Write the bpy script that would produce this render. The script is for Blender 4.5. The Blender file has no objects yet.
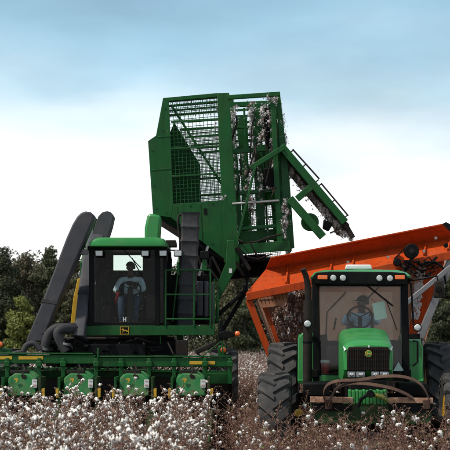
import bpy, bmesh, math, random
from mathutils import Vector, Matrix, noise
R = math.radians
random.seed(7)
scn = bpy.context.scene
COL = scn.collection

# ------------------------------------------------------------------ camera
F, CZ, HZ = 1320.0, 2.0, 340.0          # focal length and horizon in pixels of the 450 px photograph
cd = bpy.data.cameras.new('camera'); cam = bpy.data.objects.new('camera', cd); COL.objects.link(cam)
cam.location = (0, 0, CZ); cam.rotation_euler = (R(90), 0, 0)
cd.sensor_width = 36; cd.lens = 36 * F / 450; cd.shift_y = (HZ - 225) / 450
cd.clip_start = 0.5; cd.clip_end = 3000
cd.dof.use_dof = True; cd.dof.focus_distance = 21.5; cd.dof.aperture_fstop = 5.6
scn.camera = cam

# ------------------------------------------------------------------ sky and sun
SUN_EL, SUN_AZ = 54.0, -66.0            # sun high, to the left and a little behind the camera's side
w = bpy.data.worlds.new('World'); scn.world = w; w.use_nodes = True
nt = w.node_tree; N = nt.nodes; LK = nt.links; N.clear()
out = N.new('ShaderNodeOutputWorld'); bg = N.new('ShaderNodeBackground'); LK.new(bg.outputs[0], out.inputs[0])
sky = N.new('ShaderNodeTexSky'); sky.sky_type = 'NISHITA'; sky.sun_disc = False
sky.sun_elevation = R(SUN_EL); sky.sun_rotation = R(SUN_AZ + 180); sky.air_density = 1.2; sky.dust_density = 1.0
tc = N.new('ShaderNodeTexCoord'); sep = N.new('ShaderNodeSeparateXYZ'); LK.new(tc.outputs['Generated'], sep.inputs[0])
mp = N.new('ShaderNodeMapping'); mp.inputs['Scale'].default_value = (2.6, 2.6, 8.0); mp.inputs['Location'].default_value = (3.3, 1.4, 0.9)
LK.new(tc.outputs['Generated'], mp.inputs[0])
n1 = N.new('ShaderNodeTexNoise'); n1.inputs['Scale'].default_value = 1.5; n1.inputs['Detail'].default_value = 5; n1.inputs['Roughness'].default_value = .48
LK.new(mp.outputs[0], n1.inputs['Vector'])
# height + cloud noise -> cloud deck colour
ma = N.new('ShaderNodeMath'); ma.operation = 'MULTIPLY_ADD'; ma.inputs[1].default_value = .15; LK.new(n1.outputs[0], ma.inputs[0])
sub = N.new('ShaderNodeMath'); sub.operation = 'ADD'; sub.inputs[1].default_value = -.075; LK.new(sep.outputs[2], sub.inputs[0]); LK.new(sub.outputs[0], ma.inputs[2])
rp = N.new('ShaderNodeValToRGB'); LK.new(ma.outputs[0], rp.inputs[0])
cr = rp.color_ramp; cr.elements[0].position = .08; cr.elements[0].color = (1.08, 1.08, 1.08, 1)
cr.elements[1].position = .285; cr.elements[1].color = (.215, .345, .45, 1)
for p, c in ((.115, (.97, .985, 1.0)), (.15, (.68, .765, .81)), (.185, (.43, .60, .70)), (.23, (.295, .49, .62)), (.255, (.25, .42, .545)), (.6, (.33, .40, .46))):
    e = cr.elements.new(p); e.color = (*c, 1)
sk = N.new('ShaderNodeMix'); sk.data_type = 'RGBA'; sk.blend_type = 'MIX'; sk.inputs[0].default_value = .9
nm = N.new('ShaderNodeMix'); nm.data_type = 'RGBA'; nm.blend_type = 'MULTIPLY'; nm.inputs[0].default_value = 1
nm.inputs[7].default_value = (.1, .1, .1, 1); LK.new(sky.outputs[0], nm.inputs[6])
n2 = N.new('ShaderNodeTexNoise'); n2.inputs['Scale'].default_value = 2.1; n2.inputs['Detail'].default_value = 6; n2.inputs['Roughness'].default_value = .52
mp2 = N.new('ShaderNodeMapping'); mp2.inputs['Scale'].default_value = (2.2, 2.2, 5.5); mp2.inputs['Location'].default_value = (1.7, .4, 2.2); LK.new(tc.outputs['Generated'], mp2.inputs[0]); LK.new(mp2.outputs[0], n2.inputs['Vector'])
r2 = N.new('ShaderNodeMapRange'); r2.inputs[1].default_value = .32; r2.inputs[2].default_value = .68; r2.inputs[3].default_value = .86; r2.inputs[4].default_value = 1.14; LK.new(n2.outputs[0], r2.inputs[0])
cm = N.new('ShaderNodeVectorMath'); cm.operation = 'SCALE'; LK.new(rp.outputs[0], cm.inputs[0]); LK.new(r2.outputs[0], cm.inputs['Scale'])
LK.new(nm.outputs[2], sk.inputs[6]); LK.new(cm.outputs[0], sk.inputs[7]); LK.new(sk.outputs[2], bg.inputs[0]); bg.inputs[1].default_value = 1.0
sd = bpy.data.lights.new('sun', 'SUN'); sun = bpy.data.objects.new('sun', sd); COL.objects.link(sun)
sd.energy = 3.2; sd.angle = R(5); sd.color = (1, .94, .84)
el, az = R(SUN_EL), R(SUN_AZ)           # azimuth 0 = straight behind the camera, negative = left
sdir = Vector((math.sin(az) * math.cos(el), -math.cos(az) * math.cos(el), math.sin(el)))
sun.rotation_euler = sdir.to_track_quat('Z', 'Y').to_euler(); sun.location = (0, 0, 30)
vs = scn.view_settings; vs.view_transform = 'Standard'; vs.look = 'None'; vs.exposure = .40; vs.gamma = 1

# ------------------------------------------------------------------ materials
MATS = {}
def mat(name, col, rough=.5, metal=0.0, col2=None, nscale=6, amt=.5, bump=0.0, bscale=40, coat=0.0, dust=None, dustamt=.0, emit=None, spec=.5, streak=None):
    m = bpy.data.materials.new(name); m.use_nodes = True; t = m.node_tree; b = t.nodes['Principled BSDF']
    b.inputs['Base Color'].default_value = (*col, 1); b.inputs['Roughness'].default_value = rough; b.inputs['Metallic'].default_value = metal
    b.inputs['Coat Weight'].default_value = coat; b.inputs['Coat Roughness'].default_value = .15; b.inputs['Specular IOR Level'].default_value = spec
    tcn = t.nodes.new('ShaderNodeTexCoord'); vec = tcn.outputs['Object']
    last = None
    def nz(scale, det=5):
        q = t.nodes.new('ShaderNodeTexNoise'); q.inputs['Scale'].default_value = scale; q.inputs['Detail'].default_value = det
        q.inputs['Roughness'].default_value = .6; t.links.new(vec, q.inputs['Vector']); return q.outputs[0]
    def ramp(sock, a, c):
        q = t.nodes.new('ShaderNodeMapRange'); q.inputs[1].default_value = a; q.inputs[2].default_value = c; t.links.new(sock, q.inputs[0]); return q.outputs[0]
    def mix(fac, a, c):
        q = t.nodes.new('ShaderNodeMix'); q.data_type = 'RGBA'; t.links.new(fac, q.inputs[0])
        for s, v in ((6, a), (7, c)):
            if isinstance(v, tuple): q.inputs[s].default_value = (*v, 1)
            else: t.links.new(v, q.inputs[s])
        return q.outputs[2]
    cur = col
    if col2:
        cur = mix(ramp(nz(nscale), .5 - amt * .5, .5 + amt * .5), cur, col2); last = cur
    if dust:
        f = ramp(nz(nscale * .7 + 1.3, 8), .45, .8); mm = t.nodes.new('ShaderNodeMath'); mm.operation = 'MULTIPLY'; mm.inputs[1].default_value = dustamt
        t.links.new(f, mm.inputs[0]); cur = mix(mm.outputs[0], cur, dust); last = cur
        rr = t.nodes.new('ShaderNodeMapRange'); rr.inputs[3].default_value = rough; rr.inputs[4].default_value = min(1, rough + .35)
        t.links.new(f, rr.inputs[0]); t.links.new(rr.outputs[0], b.inputs['Roughness'])
    if streak:                           # run-off streaks and scuffs
        mpn = t.nodes.new('ShaderNodeMapping'); mpn.inputs['Scale'].default_value = (9, 9, .8); t.links.new(vec, mpn.inputs[0])
        q = t.nodes.new('ShaderNodeTexNoise'); q.inputs['Scale'].default_value = 1.6; q.inputs['Detail'].default_value = 7; t.links.new(mpn.outputs[0], q.inputs['Vector'])
        f = ramp(q.outputs[0], .50, .78); mm = t.nodes.new('ShaderNodeMath'); mm.operation = 'MULTIPLY'; mm.inputs[1].default_value = .7; t.links.new(f, mm.inputs[0])
        cur = mix(mm.outputs[0], cur, streak)
        sc2 = ramp(nz(17, 9), .66, .74); m3 = t.nodes.new('ShaderNodeMath'); m3.operation = 'MULTIPLY'; m3.inputs[1].default_value = .45; t.links.new(sc2, m3.inputs[0])
        cur = mix(m3.outputs[0], cur, (.16, .15, .12)); last = cur
    if last is not None: t.links.new(last, b.inputs['Base Color'])
    if bump:
        bn = t.nodes.new('ShaderNodeBump'); bn.inputs['Strength'].default_value = bump; bn.inputs['Distance'].default_value = .02
        t.links.new(nz(bscale), bn.inputs['Height']); t.links.new(bn.outputs[0], b.inputs['Normal'])
    if emit: b.inputs['Emission Color'].default_value = (*emit[:3], 1); b.inputs['Emission Strength'].default_value = emit[3]
    MATS[name] = m; return m
mat('green', (.003, .086, .013), .45, col2=(.002, .056, .009), nscale=2.5, dust=(.08, .10, .05), dustamt=.22, coat=.0, spec=.25, bump=.12, bscale=5, streak=(.004, .03, .008))
mat('tractor_green', (.024, .235, .050), .36, col2=(.018, .19, .039), nscale=2, dust=(.15, .17, .10), dustamt=.25, coat=.2, spec=.35, bump=.05, bscale=6)
mat('dusty_green', (.012, .14, .034), .6, col2=(.02, .17, .05), nscale=5, dust=(.22, .19, .11), dustamt=.6, bump=.15, bscale=12, streak=(.01, .05, .015), spec=.25)
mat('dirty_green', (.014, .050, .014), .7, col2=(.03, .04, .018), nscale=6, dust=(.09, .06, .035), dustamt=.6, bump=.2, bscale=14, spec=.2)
mat('orange', (.50, .062, .007), .55, col2=(.40, .043, .006), nscale=1.8, dust=(.24, .08, .035), dustamt=.45, spec=.12, streak=(.16, .03, .012), bump=.08, bscale=12)
mat('faded_orange', (.36, .13, .06), .85, col2=(.46, .25, .16), nscale=2.2, dust=(.5, .36, .28), dustamt=.7, spec=.1)
mat('duct_grey', (.060, .059, .067), .5, spec=.25, col2=(.042, .041, .048), nscale=3, dust=(.14, .12, .11), dustamt=.35, bump=.05)
mat('bellows', (.030, .030, .034), .65, spec=.2, col2=(.045, .043, .046), nscale=8, dust=(.14, .12, .11), dustamt=.35)
mat('rubber', (.028, .028, .030), .8, col2=(.045, .043, .042), nscale=5, dust=(.14, .12, .105), dustamt=.6, spec=.25, bump=.15, bscale=60)
mat('black', (.005, .005, .0055), .5, dust=(.05, .045, .04), dustamt=.14, nscale=4, spec=.10)
mat('dark_metal', (.016, .015, .015), .55, .2, col2=(.028, .02, .016), nscale=7, dust=(.08, .065, .05), dustamt=.3, spec=.12)
mat('steel', (.36, .36, .37), .38, .85, col2=(.22, .2, .18), nscale=7)
mat('grey_strut', (.22, .22, .23), .5, .3, col2=(.15, .14, .14), nscale=6)
mat('rust', (.085, .034, .018), .85, col2=(.030, .015, .011), nscale=9, bump=.3, dust=(.25, .15, .09), dustamt=.35)
mat('rust_pale', (.46, .27, .18), .85, col2=(.20, .085, .045), nscale=14, amt=.35, bump=.3)
mat('yellow', (.62, .36, .015), .45, col2=(.5, .27, .012), nscale=5)
mat('white', (.72, .73, .72), .45, col2=(.6, .6, .58), nscale=6)
mat('red', (.45, .02, .015), .45)
mat('faded_red', (.42, .16, .13), .6, col2=(.5, .4, .36), nscale=30)
mat('lamp_orange', (.8, .13, .008), .25, coat=.5)
mat('lamp_clear', (.55, .56, .55), .12, .3, coat=1.0, bump=.4, bscale=90)
mat('headlamp_glass', (.20, .21, .22), .1, .3, coat=1.0)
mat('chrome', (.6, .6, .6), .15, 1)
mat('seat', (.012, .012, .012), .8, spec=.1)
mat('tan_trim', (.11, .085, .06), .8)
mat('soil', (.115, .078, .056), .95, col2=(.075, .05, .038), nscale=1.2, bump=.6, bscale=7, dust=(.26, .2, .16), dustamt=.5)
mat('stem', (.24, .130, .098), .85, col2=(.115, .056, .042), nscale=14, spec=.2)
mat('burr', (.15, .085, .058), .9, col2=(.28, .19, .135), nscale=20, spec=.2)
mat('boll', (.84, .82, .79), .95, col2=(.72, .67, .62), nscale=30, spec=.1)
mat('dry_leaf', (.17, .092, .066), .85, col2=(.33, .225, .165), nscale=9, spec=.2)
mat('green_leaf', (.09, .125, .02), .7, col2=(.16, .15, .02), nscale=6)
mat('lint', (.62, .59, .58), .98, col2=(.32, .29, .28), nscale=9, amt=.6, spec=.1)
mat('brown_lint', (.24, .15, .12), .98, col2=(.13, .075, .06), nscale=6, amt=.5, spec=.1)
mat('bark', (.07, .055, .045), .9, col2=(.04, .03, .025), nscale=4, bump=.4)
mat('skin', (.085, .042, .028), .55, col2=(.07, .035, .023), nscale=20)
mat('hair', (.008, .007, .006), .8)
mat('pale_shirt', (.56, .64, .72), .85, col2=(.44, .53, .64), nscale=12, bump=.4, bscale=14)
mat('blue_shirt', (.42, .56, .72), .85, col2=(.32, .46, .64), nscale=12, bump=.4, bscale=14)
mat('denim', (.025, .04, .085), .9, col2=(.035, .055, .11), nscale=18)
mat('navy', (.012, .014, .022), .8)
mat('boot', (.06, .035, .02), .7)
mat('paper', (.55, .70, .62), .8, col2=(.45, .62, .55), nscale=14)
def leafmat(name, c1, c2):
    m = mat(name, c1, .6, col2=c2, nscale=.55, amt=.5, dust=tuple(x * .55 for x in c1), dustamt=.6, spec=.25)
    return m
leafmat('leaf_dark', (0.04, 0.05, 0.024), (0.056, 0.062, 0.03))
leafmat('leaf_olive', (0.078, 0.082, 0.036), (0.105, 0.096, 0.05))
leafmat('leaf_brown', (0.105, 0.086, 0.052), (0.13, 0.112, 0.066))
leafmat('leaf_bright', (0.13, 0.15, 0.03), (0.155, 0.165, 0.04))
leafmat('leaf_mid', (0.056, 0.068, 0.03), (0.072, 0.08, 0.038))
def glassmat(name, tint, refl, film, specks=0.0):
    m = bpy.data.materials.new(name); m.use_nodes = True; t = m.node_tree; t.nodes.clear()
    o = t.nodes.new('ShaderNodeOutputMaterial'); mx = t.nodes.new('ShaderNodeMixShader'); tr = t.nodes.new('ShaderNodeBsdfTransparent')
    gl = t.nodes.new('ShaderNodeBsdfGlossy'); gl.inputs['Roughness'].default_value = .03; tr.inputs[0].default_value = (*tint, 1)
    fr = t.nodes.new('ShaderNodeFresnel'); fr.inputs[0].default_value = 1.5
    ad = t.nodes.new('ShaderNodeMath'); ad.operation = 'MULTIPLY'; ad.inputs[1].default_value = refl; t.links.new(fr.outputs[0], ad.inputs[0])
    # thin film of field dust on the pane
    df = t.nodes.new('ShaderNodeBsdfDiffuse'); df.inputs[0].default_value = (.4, .38, .34, 1); m2 = t.nodes.new('ShaderNodeMixShader')
    nz = t.nodes.new('ShaderNodeTexNoise'); nz.inputs['Scale'].default_value = 4; nz.inputs['Detail'].default_value = 8
    tcn = t.nodes.new('ShaderNodeTexCoord'); t.links.new(tcn.outputs['Object'], nz.inputs[0])
    mr = t.nodes.new('ShaderNodeMapRange'); mr.inputs[1].default_value = .4; mr.inputs[2].default_value = .85; mr.inputs[3].default_value = film * .2; mr.inputs[4].default_value = film
    t.links.new(nz.outputs[0], mr.inputs[0])
    vo = t.nodes.new('ShaderNodeTexVoronoi'); vo.inputs['Scale'].default_value = 26; t.links.new(tcn.outputs['Object'], vo.inputs[0])
    vr = t.nodes.new('ShaderNodeMapRange'); vr.inputs[1].default_value = .08; vr.inputs[2].default_value = .26; vr.inputs[3].default_value = specks; vr.inputs[4].default_value = 0; t.links.new(vo.outputs['Distance'], vr.inputs[0])
    vn = t.nodes.new('ShaderNodeMath'); vn.operation = 'MULTIPLY'; vc = t.nodes.new('ShaderNodeSeparateColor'); t.links.new(vo.outputs['Color'], vc.inputs[0])
    vg = t.nodes.new('ShaderNodeMapRange'); vg.inputs[1].default_value = .68; vg.inputs[2].default_value = 1; t.links.new(vc.outputs[0], vg.inputs[0]); t.links.new(vg.outputs[0], vn.inputs[0]); t.links.new(vr.outputs[0], vn.inputs[1])
    va = t.nodes.new('ShaderNodeMath'); va.operation = 'ADD'; t.links.new(vn.outputs[0], va.inputs[0]); t.links.new(mr.outputs[0], va.inputs[1]); t.links.new(va.outputs[0], m2.inputs[0])
    t.links.new(tr.outputs[0], m2.inputs[1]); t.links.new(df.outputs[0], m2.inputs[2])
    t.links.new(ad.outputs[0], mx.inputs[0]); t.links.new(m2.outputs[0], mx.inputs[1]); t.links.new(gl.outputs[0], mx.inputs[2]); t.links.new(mx.outputs[0], o.inputs[0])
    MATS[name] = m
glassmat('cab_glass', (.88, .92, .90), .14, .004, .5)
glassmat('clear_glass', (.94, .96, .95), .38, .014, .03)

# ------------------------------------------------------------------ helpers
def P(x, y, D):                          # pixel at distance D (metres in front of the camera)
    return Vector(((x - 225) * D / F, D, CZ + (HZ - y) * D / F))
_ico = {}
def ico(sub):
    if sub not in _ico:
        b = bmesh.new(); bmesh.ops.create_icosphere(b, subdivisions=sub, radius=1)
        b.verts.index_update(); _ico[sub] = ([v.co.copy() for v in b.verts], [[v.index for v in f.verts] for f in b.faces]); b.free()
    return _ico[sub]
class MB:
    def __init__(s): s.v = []; s.f = []; s.m = []
    def add(s, vs, fs, mi=0):
        o = len(s.v); s.v += [Vector(v) for v in vs]; s.f += [[i + o for i in f] for f in fs]; s.m += [mi] * len(fs); return s
    def prism(s, pts, vec, mi=0):
        pts = [Vector(p) for p in pts]; n = len(pts); vec = Vector(vec)
        nrm = Vector((0, 0, 0))
        for i in range(n): nrm += pts[i].cross(pts[(i + 1) % n])
        if nrm.dot(vec) > 0: pts = pts[::-1]
        vs = pts + [p + vec for p in pts]
        fs = [list(range(n)), list(range(2 * n - 1, n - 1, -1))] + [[i, i + n, (i + 1) % n + n, (i + 1) % n] for i in range(n)]
        return s.add(vs, fs, mi)
    def pp(s, px, D, t=.05, mi=0): return s.prism([P(x, y, D) for x, y in px], (0, t, 0), mi)
    def box(s, c, d, mi=0, rot=None):
        c = Vector(c); x, y, z = (q / 2 for q in d)
        vs = [Vector((sx * x, sy * y, sz * z)) for sx in (-1, 1) for sy in (-1, 1) for sz in (-1, 1)]
        if rot is not None: vs = [rot @ v for v in vs]
        return s.add([v + c for v in vs], [[0, 1, 3, 2], [4, 6, 7, 5], [0, 4, 5, 1], [2, 3, 7, 6], [0, 2, 6, 4], [1, 5, 7, 3]], mi)
    def bar(s, a, b, wd, ht=None, up=(0, 0, 1), mi=0):   # wd across, ht along up
        a = Vector(a); b = Vector(b); ht = ht or wd; d = (b - a).normalized(); up = Vector(up)
        if abs(d.dot(up)) > .97: up = Vector((0, 1, 0))
        sx = d.cross(up).normalized() * (wd / 2); uy = sx.cross(d).normalized() * (ht / 2)
        vs = [p + i * sx + j * uy for p in (a, b) for i, j in ((-1, -1), (1, -1), (1, 1), (-1, 1))]
        return s.add(vs, [[3, 2, 1, 0], [4, 5, 6, 7], [0, 1, 5, 4], [1, 2, 6, 5], [2, 3, 7, 6], [3, 0, 4, 7]], mi)
    def tube(s, path, r, n=8, mi=0, cap=True):
        path = [Vector(p) for p in path]; k = len(path); rs = r if isinstance(r, (list, tuple)) else [r] * k
        t0 = (path[1] - path[0]).normalized(); u = t0.orthogonal().normalized(); vs = []
        for i, p in enumerate(path):
            t = (path[min(i + 1, k - 1)] - path[max(i - 1, 0)]).normalized()
            u = (u - t * u.dot(t)); u = u.normalized() if u.length > 1e-6 else t.orthogonal().normalized(); q = t.cross(u)
            vs += [p + (u * math.cos(2 * math.pi * j / n) + q * math.sin(2 * math.pi * j / n)) * rs[i] for j in range(n)]
        fs = [[i * n + j, i * n + (j + 1) % n, (i + 1) * n + (j + 1) % n, (i + 1) * n + j] for i in range(k - 1) for j in range(n)]
        if cap: fs += [list(range(n))[::-1], list(range((k - 1) * n, k * n))]
        return s.add(vs, fs, mi)
    def rtube(s, path, wds, hts, side=(0, 1, 0), rnd=.25, mi=0):   # rounded-rectangle duct; wds across (in-plane), hts along side
        path = [Vector(p) for p in path]; k = len(path); side = Vector(side).normalized(); vs = []; n = 8
        for i, p in enumerate(path):
            t = (path[min(i + 1, k - 1)] - path[max(i - 1, 0)]).normalized(); q = t.cross(side).normalized(); sv = q.cross(t)
            a, b = wds[i] / 2, hts[i] / 2; c = min(a, b) * rnd
            vs += [p + q * x + sv * y for x, y in ((-a, -b + c), (-a + c, -b), (a - c, -b), (a, -b + c), (a, b - c), (a - c, b), (-a + c, b), (-a, b - c))]
        fs = [[i * n + j, i * n + (j + 1) % n, (i + 1) * n + (j + 1) % n, (i + 1) * n + j] for i in range(k - 1) for j in range(n)]
        fs += [list(range(n))[::-1], list(range((k - 1) * n, k * n))]
        return s.add(vs, fs, mi)
    def lathe(s, prof, c, ax=(1, 0, 0), n=24, mi=0):     # prof: (along, radius)
        c = Vector(c); ax = Vector(ax).normalized(); u = ax.orthogonal().normalized(); q = ax.cross(u); vs = []
        for a, r in prof: vs += [c + ax * a + (u * math.cos(2 * math.pi * j / n) + q * math.sin(2 * math.pi * j / n)) * r for j in range(n)]
        fs = [[i * n + j, (i + 1) * n + j, (i + 1) * n + (j + 1) % n, i * n + (j + 1) % n] for i in range(len(prof) - 1) for j in range(n)]
        fs += [list(range(n)), list(range((len(prof) - 1) * n, len(prof) * n))[::-1]]
        return s.add(vs, fs, mi)
    def disc(s, c, r, t, ax=(0, 1, 0), n=20, mi=0): return s.lathe([(0, r * .96), (t * .15, r), (t * .85, r), (t, r * .96)], c, ax, n, mi)
    def lump(s, c, sc, sub=1, rough=.3, mi=0, rnd=random):
        vs, fs = ico(sub); c = Vector(c); o = Vector((rnd.random() * 50, rnd.random() * 50, 0))
        out = []
        for v in vs:
            k = 1 + rough * noise.noise(v * 1.7 + o) * 1.6
            out.append(c + Vector((v.x * sc[0], v.y * sc[1], v.z * sc[2])) * k)
        return s.add(out, fs, mi)
    def loft(s, secs, mi=0, close=True):
        n = len(secs[0]); vs = [p for q in secs for p in q]
        fs = [[i * n + j, (i + 1) * n + j, (i + 1) * n + (j + 1) % n, i * n + (j + 1) % n] for i in range(len(secs) - 1) for j in range(n if close else n - 1)]
        if close: fs += [list(range(n))[::-1][::-1], list(range((len(secs) - 1) * n, len(secs) * n))[::-1]]
        return s.add(vs, fs, mi)
    def build(s, name, mats, parent=None, bevel=0.0, smooth=32, fix=True, sm=None):
        me = bpy.data.meshes.new(name); inv = None
        if parent is not None: inv = WORLD.get(parent.name)
        vs = [inv @ v for v in s.v] if inv is not None else s.v
        me.from_pydata(vs, [], s.f); me.update()
        for mm in (mats if isinstance(mats, (list, tuple)) else [mats]): me.materials.append(MATS[mm])
        me.polygons.foreach_set('material_index', s.m)
        if fix:
            b = bmesh.new(); b.from_mesh(me); bmesh.ops.recalc_face_normals(b, faces=b.faces); b.to_mesh(me); b.free()
        me.polygons.foreach_set('use_smooth', [True] * len(me.polygons)); me.set_sharp_from_angle(angle=R(smooth))
        o = bpy.data.objects.new(name, me); COL.objects.link(o)
        if parent is not None:
            o.parent = parent
            if inv is not None: WORLD[o.name] = inv
        if bevel:
            bv = o.modifiers.new('bevel', 'BEVEL'); bv.width = bevel; bv.segments = 2; bv.limit_method = 'ANGLE'; bv.angle_limit = R(40)
        return o
WORLD = {}                               # inverse frame of every thing whose parts are given in world coordinates
def tag(o, label, cat=None, group=None, kind=None):
    if label: o['label'] = label
    if cat: o['category'] = cat
    if group: o['group'] = group
    if kind: o['kind'] = kind
    return o
def thing(name, label, cat, loc, rz=0.0, world=True, group=None):
    o = bpy.data.objects.new(name, None); COL.objects.link(o); o.location = loc; o.rotation_euler = (0, 0, rz); o.empty_display_size = .3
    tag(o, label, cat, group)
    m = Matrix.Translation(Vector(loc)) @ Matrix.Rotation(rz, 4, 'Z')
    if world: WORLD[o.name] = m.inverted()
    return o
def arc(c, r, a0, a1, n, ax='yz'):
    out = []
    for i in range(n + 1):
        a = R(a0 + (a1 - a0) * i / n); p = Vector(c)
        if ax == 'yz': p += Vector((0, r * math.cos(a), r * math.sin(a)))
        elif ax == 'xz': p += Vector((r * math.cos(a), 0, r * math.sin(a)))
        else: p += Vector((r * math.cos(a), r * math.sin(a), 0))
        out.append(p)
    return out

# ------------------------------------------------------------------ ground
g = MB(); nx, ny = 60, 80; xs = [1200 * (2 * i / nx - 1) ** 3 for i in range(nx + 1)]; ys = [-60 + 3200 * (i / ny) ** 2.2 for i in range(ny + 1)]
g.add([(x, y, -.02 + (.025 * noise.noise((x * .3, y * .3, 0)) if abs(x) < 20 and y < 60 else 0)) for y in ys for x in xs],
      [[j * (nx + 1) + i, j * (nx + 1) + i + 1, (j + 1) * (nx + 1) + i + 1, (j + 1) * (nx + 1) + i] for j in range(ny) for i in range(nx)])
tag(g.build('field_ground', 'soil'), 'brown soil of the cotton field between the stalks', None, None, 'structure')

# ------------------------------------------------------------------ wheels
def make_wheel(parent, c, Rr, W, rimR, rimmat, nl, toolname='wheel', flip=1):
    """wheel (hub disc) > tyre, rim; axis along x; c is in the coordinates of parent's builder"""
    c = Vector(c)
    hub = MB(); hub.lathe([(-W * .12, .04), (-W * .12, rimR * .45), (-W * .02, rimR * .93), (W * .02, rimR * .93), (W * .12, rimR * .45), (W * .12, .04)], c, n=24)
    for k in range(8):
        a = 2 * math.pi * k / 8; hub.disc(c + Vector((-W * .16, math.cos(a) * rimR * .3, math.sin(a) * rimR * .3)), .018, W * .32, (1, 0, 0), 6)
    h = hub.build(toolname, rimmat, parent)
    rm = MB(); rm.lathe([(-W * .40, rimR * 1.04), (-W * .40, rimR * .98), (-W * .3, rimR * .93), (W * .3, rimR * .93), (W * .40, rimR * .98), (W * .40, rimR * 1.04)], c, n=32)
    rm.build('rim', rimmat, h)
    lug = min(.05, Rr * .05); Rc = Rr - lug
    t = MB(); t.lathe([(-W * .38, rimR), (-W * .47, rimR + (Rc - rimR) * .35), (-W * .49, rimR + (Rc - rimR) * .65), (-W * .45, Rc - .05), (-W * .36, Rc - .012), (-W * .15, Rc),
                       (W * .15, Rc), (W * .36, Rc - .012), (W * .45, Rc - .05), (W * .49, rimR + (Rc - rimR) * .65), (W * .47, rimR + (Rc - rimR) * .35), (W * .38, rimR)], c, n=48)
    st = [(.0, 0, 0), (.16, 0, 0), (.32, -.003, 0), (.44, -.014, 0), (.50, -.06, .0), (.505, -.13, 0)]
    half = math.pi / nl * .44
    for side in (-1, 1):
        for k in range(nl):
            a0 = 2 * math.pi * (k + (.5 if side > 0 else 0)) / nl; secs = []
            for i, (fx, dr, _) in enumerate(st):
                x = side * (fx * W + (-.02 * W if i == 0 else 0)); ang = a0 - flip * fx * W * .95 / Rr * (1.0 if i < 4 else .98)
                ro = Rr + dr; ri = min(Rc - .03, ro - lug); hw = half * (.8 + .5 * fx)
                secs.append([c + Vector((x, r * math.cos(aa), r * math.sin(aa))) for aa, r in ((ang - hw * 1.2, ri), (ang - hw * .85, ro), (ang + hw * .85, ro), (ang + hw * 1.2, ri))])
            t.loft(secs)
    t.build('tyre', 'rubber', h, smooth=28)
    return h

# ------------------------------------------------------------------ people
def skinned(name, joints, edges, matname, parent, root='pelvis', sub=2, inv=None):
    names = list(joints); idx = {n: i for i, n in enumerate(names)}
    me = bpy.data.meshes.new(name); me.from_pydata([Vector(joints[n][0]) for n in names], [(idx[a], idx[b]) for a, b in edges], [])
    o = bpy.data.objects.new(name, me); COL.objects.link(o); me.materials.append(MATS[matname])
    o.parent = parent
    md = o.modifiers.new('skin', 'SKIN'); md.use_smooth_shade = True; md.branch_smoothing = .6
    if not me.skin_vertices: me.attributes.new('skin', 'FLOAT', 'POINT') if False else None
    if me.skin_vertices:
        for i, n in enumerate(names):
            r = joints[n][1]; me.skin_vertices[0].data[i].radius = r if isinstance(r, tuple) else (r, r)
            me.skin_vertices[0].data[i].use_root = (n == root)
    s2 = o.modifiers.new('sub', 'SUBSURF'); s2.levels = sub; s2.render_levels = sub
    return o
def ensure_skin(me):
    pass
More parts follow.
